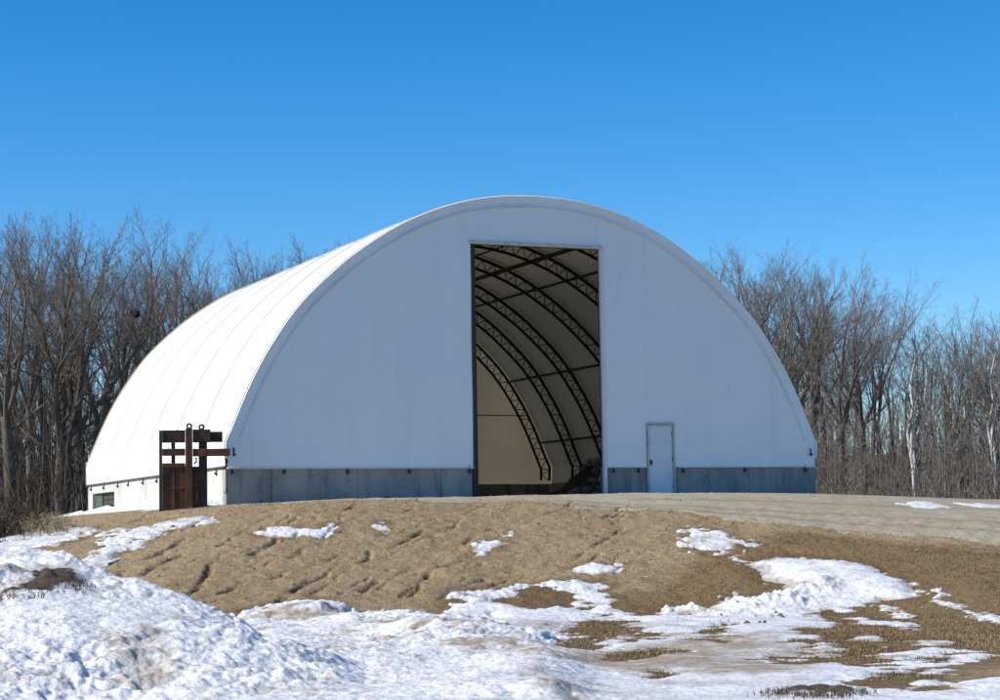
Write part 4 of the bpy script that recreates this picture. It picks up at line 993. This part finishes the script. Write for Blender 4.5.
stones('coarse_gravel', 'coarse pale gravel lying along the track and yard', np.nonzero(((rd > -0.6) & (rh > 40) & (rh < 60)).ravel())[0], 2200, 0.012, 0.05, m_stone, 13)
# pale weeds and dark brush at the left end of the mound
def weeds(name, label, cat, spots, n, h, mat, r, seed, group=None, spread=0.5):
    rr = random.Random(seed); 
    P0, P1, A, B = [], [], [], []
    for i in range(n):
        sx, sy, sz = spots[rr.randrange(len(spots))]; x = sx+rr.gauss(0, spread); y = sy+rr.gauss(0, spread); z = sz-0.08
        hh = h*rr.uniform(.5, 1.2); d = Vector((rr.gauss(0, .3), rr.gauss(0, .3), 1)).normalized(); p = Vector((x, y, z))
        for k_ in range(3):
            q = p+(d+Vector((rr.gauss(0, .2), rr.gauss(0, .2), 0))).normalized()*hh/3; P0.append(tuple(p)); P1.append(tuple(q)); A.append(r*(1-k_*.2)); B.append(r*(.8-k_*.2))
            e = q+Vector((rr.gauss(0, .6), rr.gauss(0, .6), .5)).normalized()*hh*.25; P0.append(tuple(q)); P1.append(tuple(e)); A.append(r*.6); B.append(r*.4); p = q
    V_, Q_ = seg_tubes(P0, P1, A, B, 3); o = link(bpy.data.objects.new(name, np_mesh(name, V_, Q_, [mat]))); tag(o, label, cat, group); return o
sp = [img_to_world(a, b) for a, b in ((32, 532), (44, 531), (56, 530), (50, 535))]
weeds('weed_clump', 'clump of pale yellow dead weed stalks at the left end of the mound', 'weeds', sp, 260, 0.45, m_weed, 0.011, 2, spread=0.35)
sp = [img_to_world(a, b) for a, b in ((-10, 540), (4, 536), (12, 530), (-30, 545))]
weeds('brush_pile', 'dark tangled bush at the extreme left behind the snow bank', 'bush', sp, 420, 0.75, m_debris, 0.014, 3, spread=0.5)
sp = [img_to_world(a, b, True) for a, b in ((48, 590), (56, 586), (62, 592), (40, 596), (28, 600), (52, 594), (14, 603))]
sp = [(a[0], a[1], a[2]+0.11) for a in sp]
weeds('brush_clump', 'dark brown brush clump sticking out of the snow bank at left', 'brush', sp, 1500, 0.07, m_debris, 0.007, 4, spread=0.18)
sp = [img_to_world(a, b, True) for a, b in ((785, 700), (800, 698), (815, 697), (832, 697), (845, 699), (820, 702))]
sp = [(a[0], a[1], a[2]+0.13) for a in sp]
weeds('grass_tuft', 'dark matted grass tuft poking through the snow at the bottom edge', 'grass tuft', sp, 700, 0.045, m_clod, 0.006, 5, spread=0.14)
# dirty clods and broken lumps thrown up by the plough
ck = [rock_mesh(50+i, 1, 0.85, 0.65, m_clod, 'dirt_clod') for i in range(5)]; ik = [rock_mesh(70+i, 1, 0.9, 0.7, m_snow, 'snow_lump') for i in range(5)]
r_ = random.Random(8)
def scatter(n, box, name, meshes, smin, smax, label, cat, group):
    for i in range(n):
        px, py = r_.uniform(box[0], box[2]), r_.uniform(box[1], box[3]); P = img_to_world(px, py, True)
        o = link(bpy.data.objects.new(name, meshes[i % len(meshes)])); s_ = r_.uniform(smin, smax)
        o.scale = (s_, s_, s_); o.location = (P[0], P[1], P[2]+0.045-s_*0.25); o.rotation_euler = (r_.uniform(-1, 1), r_.uniform(-1, 1), r_.uniform(0, 6))
        tag(o, label, cat, group)
scatter(26, (712, 596, 792, 628), 'snow_lump', ik, 0.04, 0.11, 'broken snow lump on the rough end of the snow ridge at right', 'snow lump', 'lumps on the snow ridge')
scatter(10, (722, 600, 790, 626), 'dirt_clod', ck, 0.03, 0.09, 'dirt clod on the rough end of the snow ridge at right', 'dirt clod', 'clods on the snow ridge')
scatter(40, (300, 610, 560, 690), 'snow_lump', ik, 0.03, 0.09, 'broken snow lump in the ploughed snow at the centre', 'snow lump', 'lumps in the ploughed snow')
scatter(18, (300, 630, 480, 690), 'dirt_clod', ck, 0.03, 0.09, 'dirt clod in the ploughed snow at the centre', 'dirt clod', 'clods in the ploughed snow')
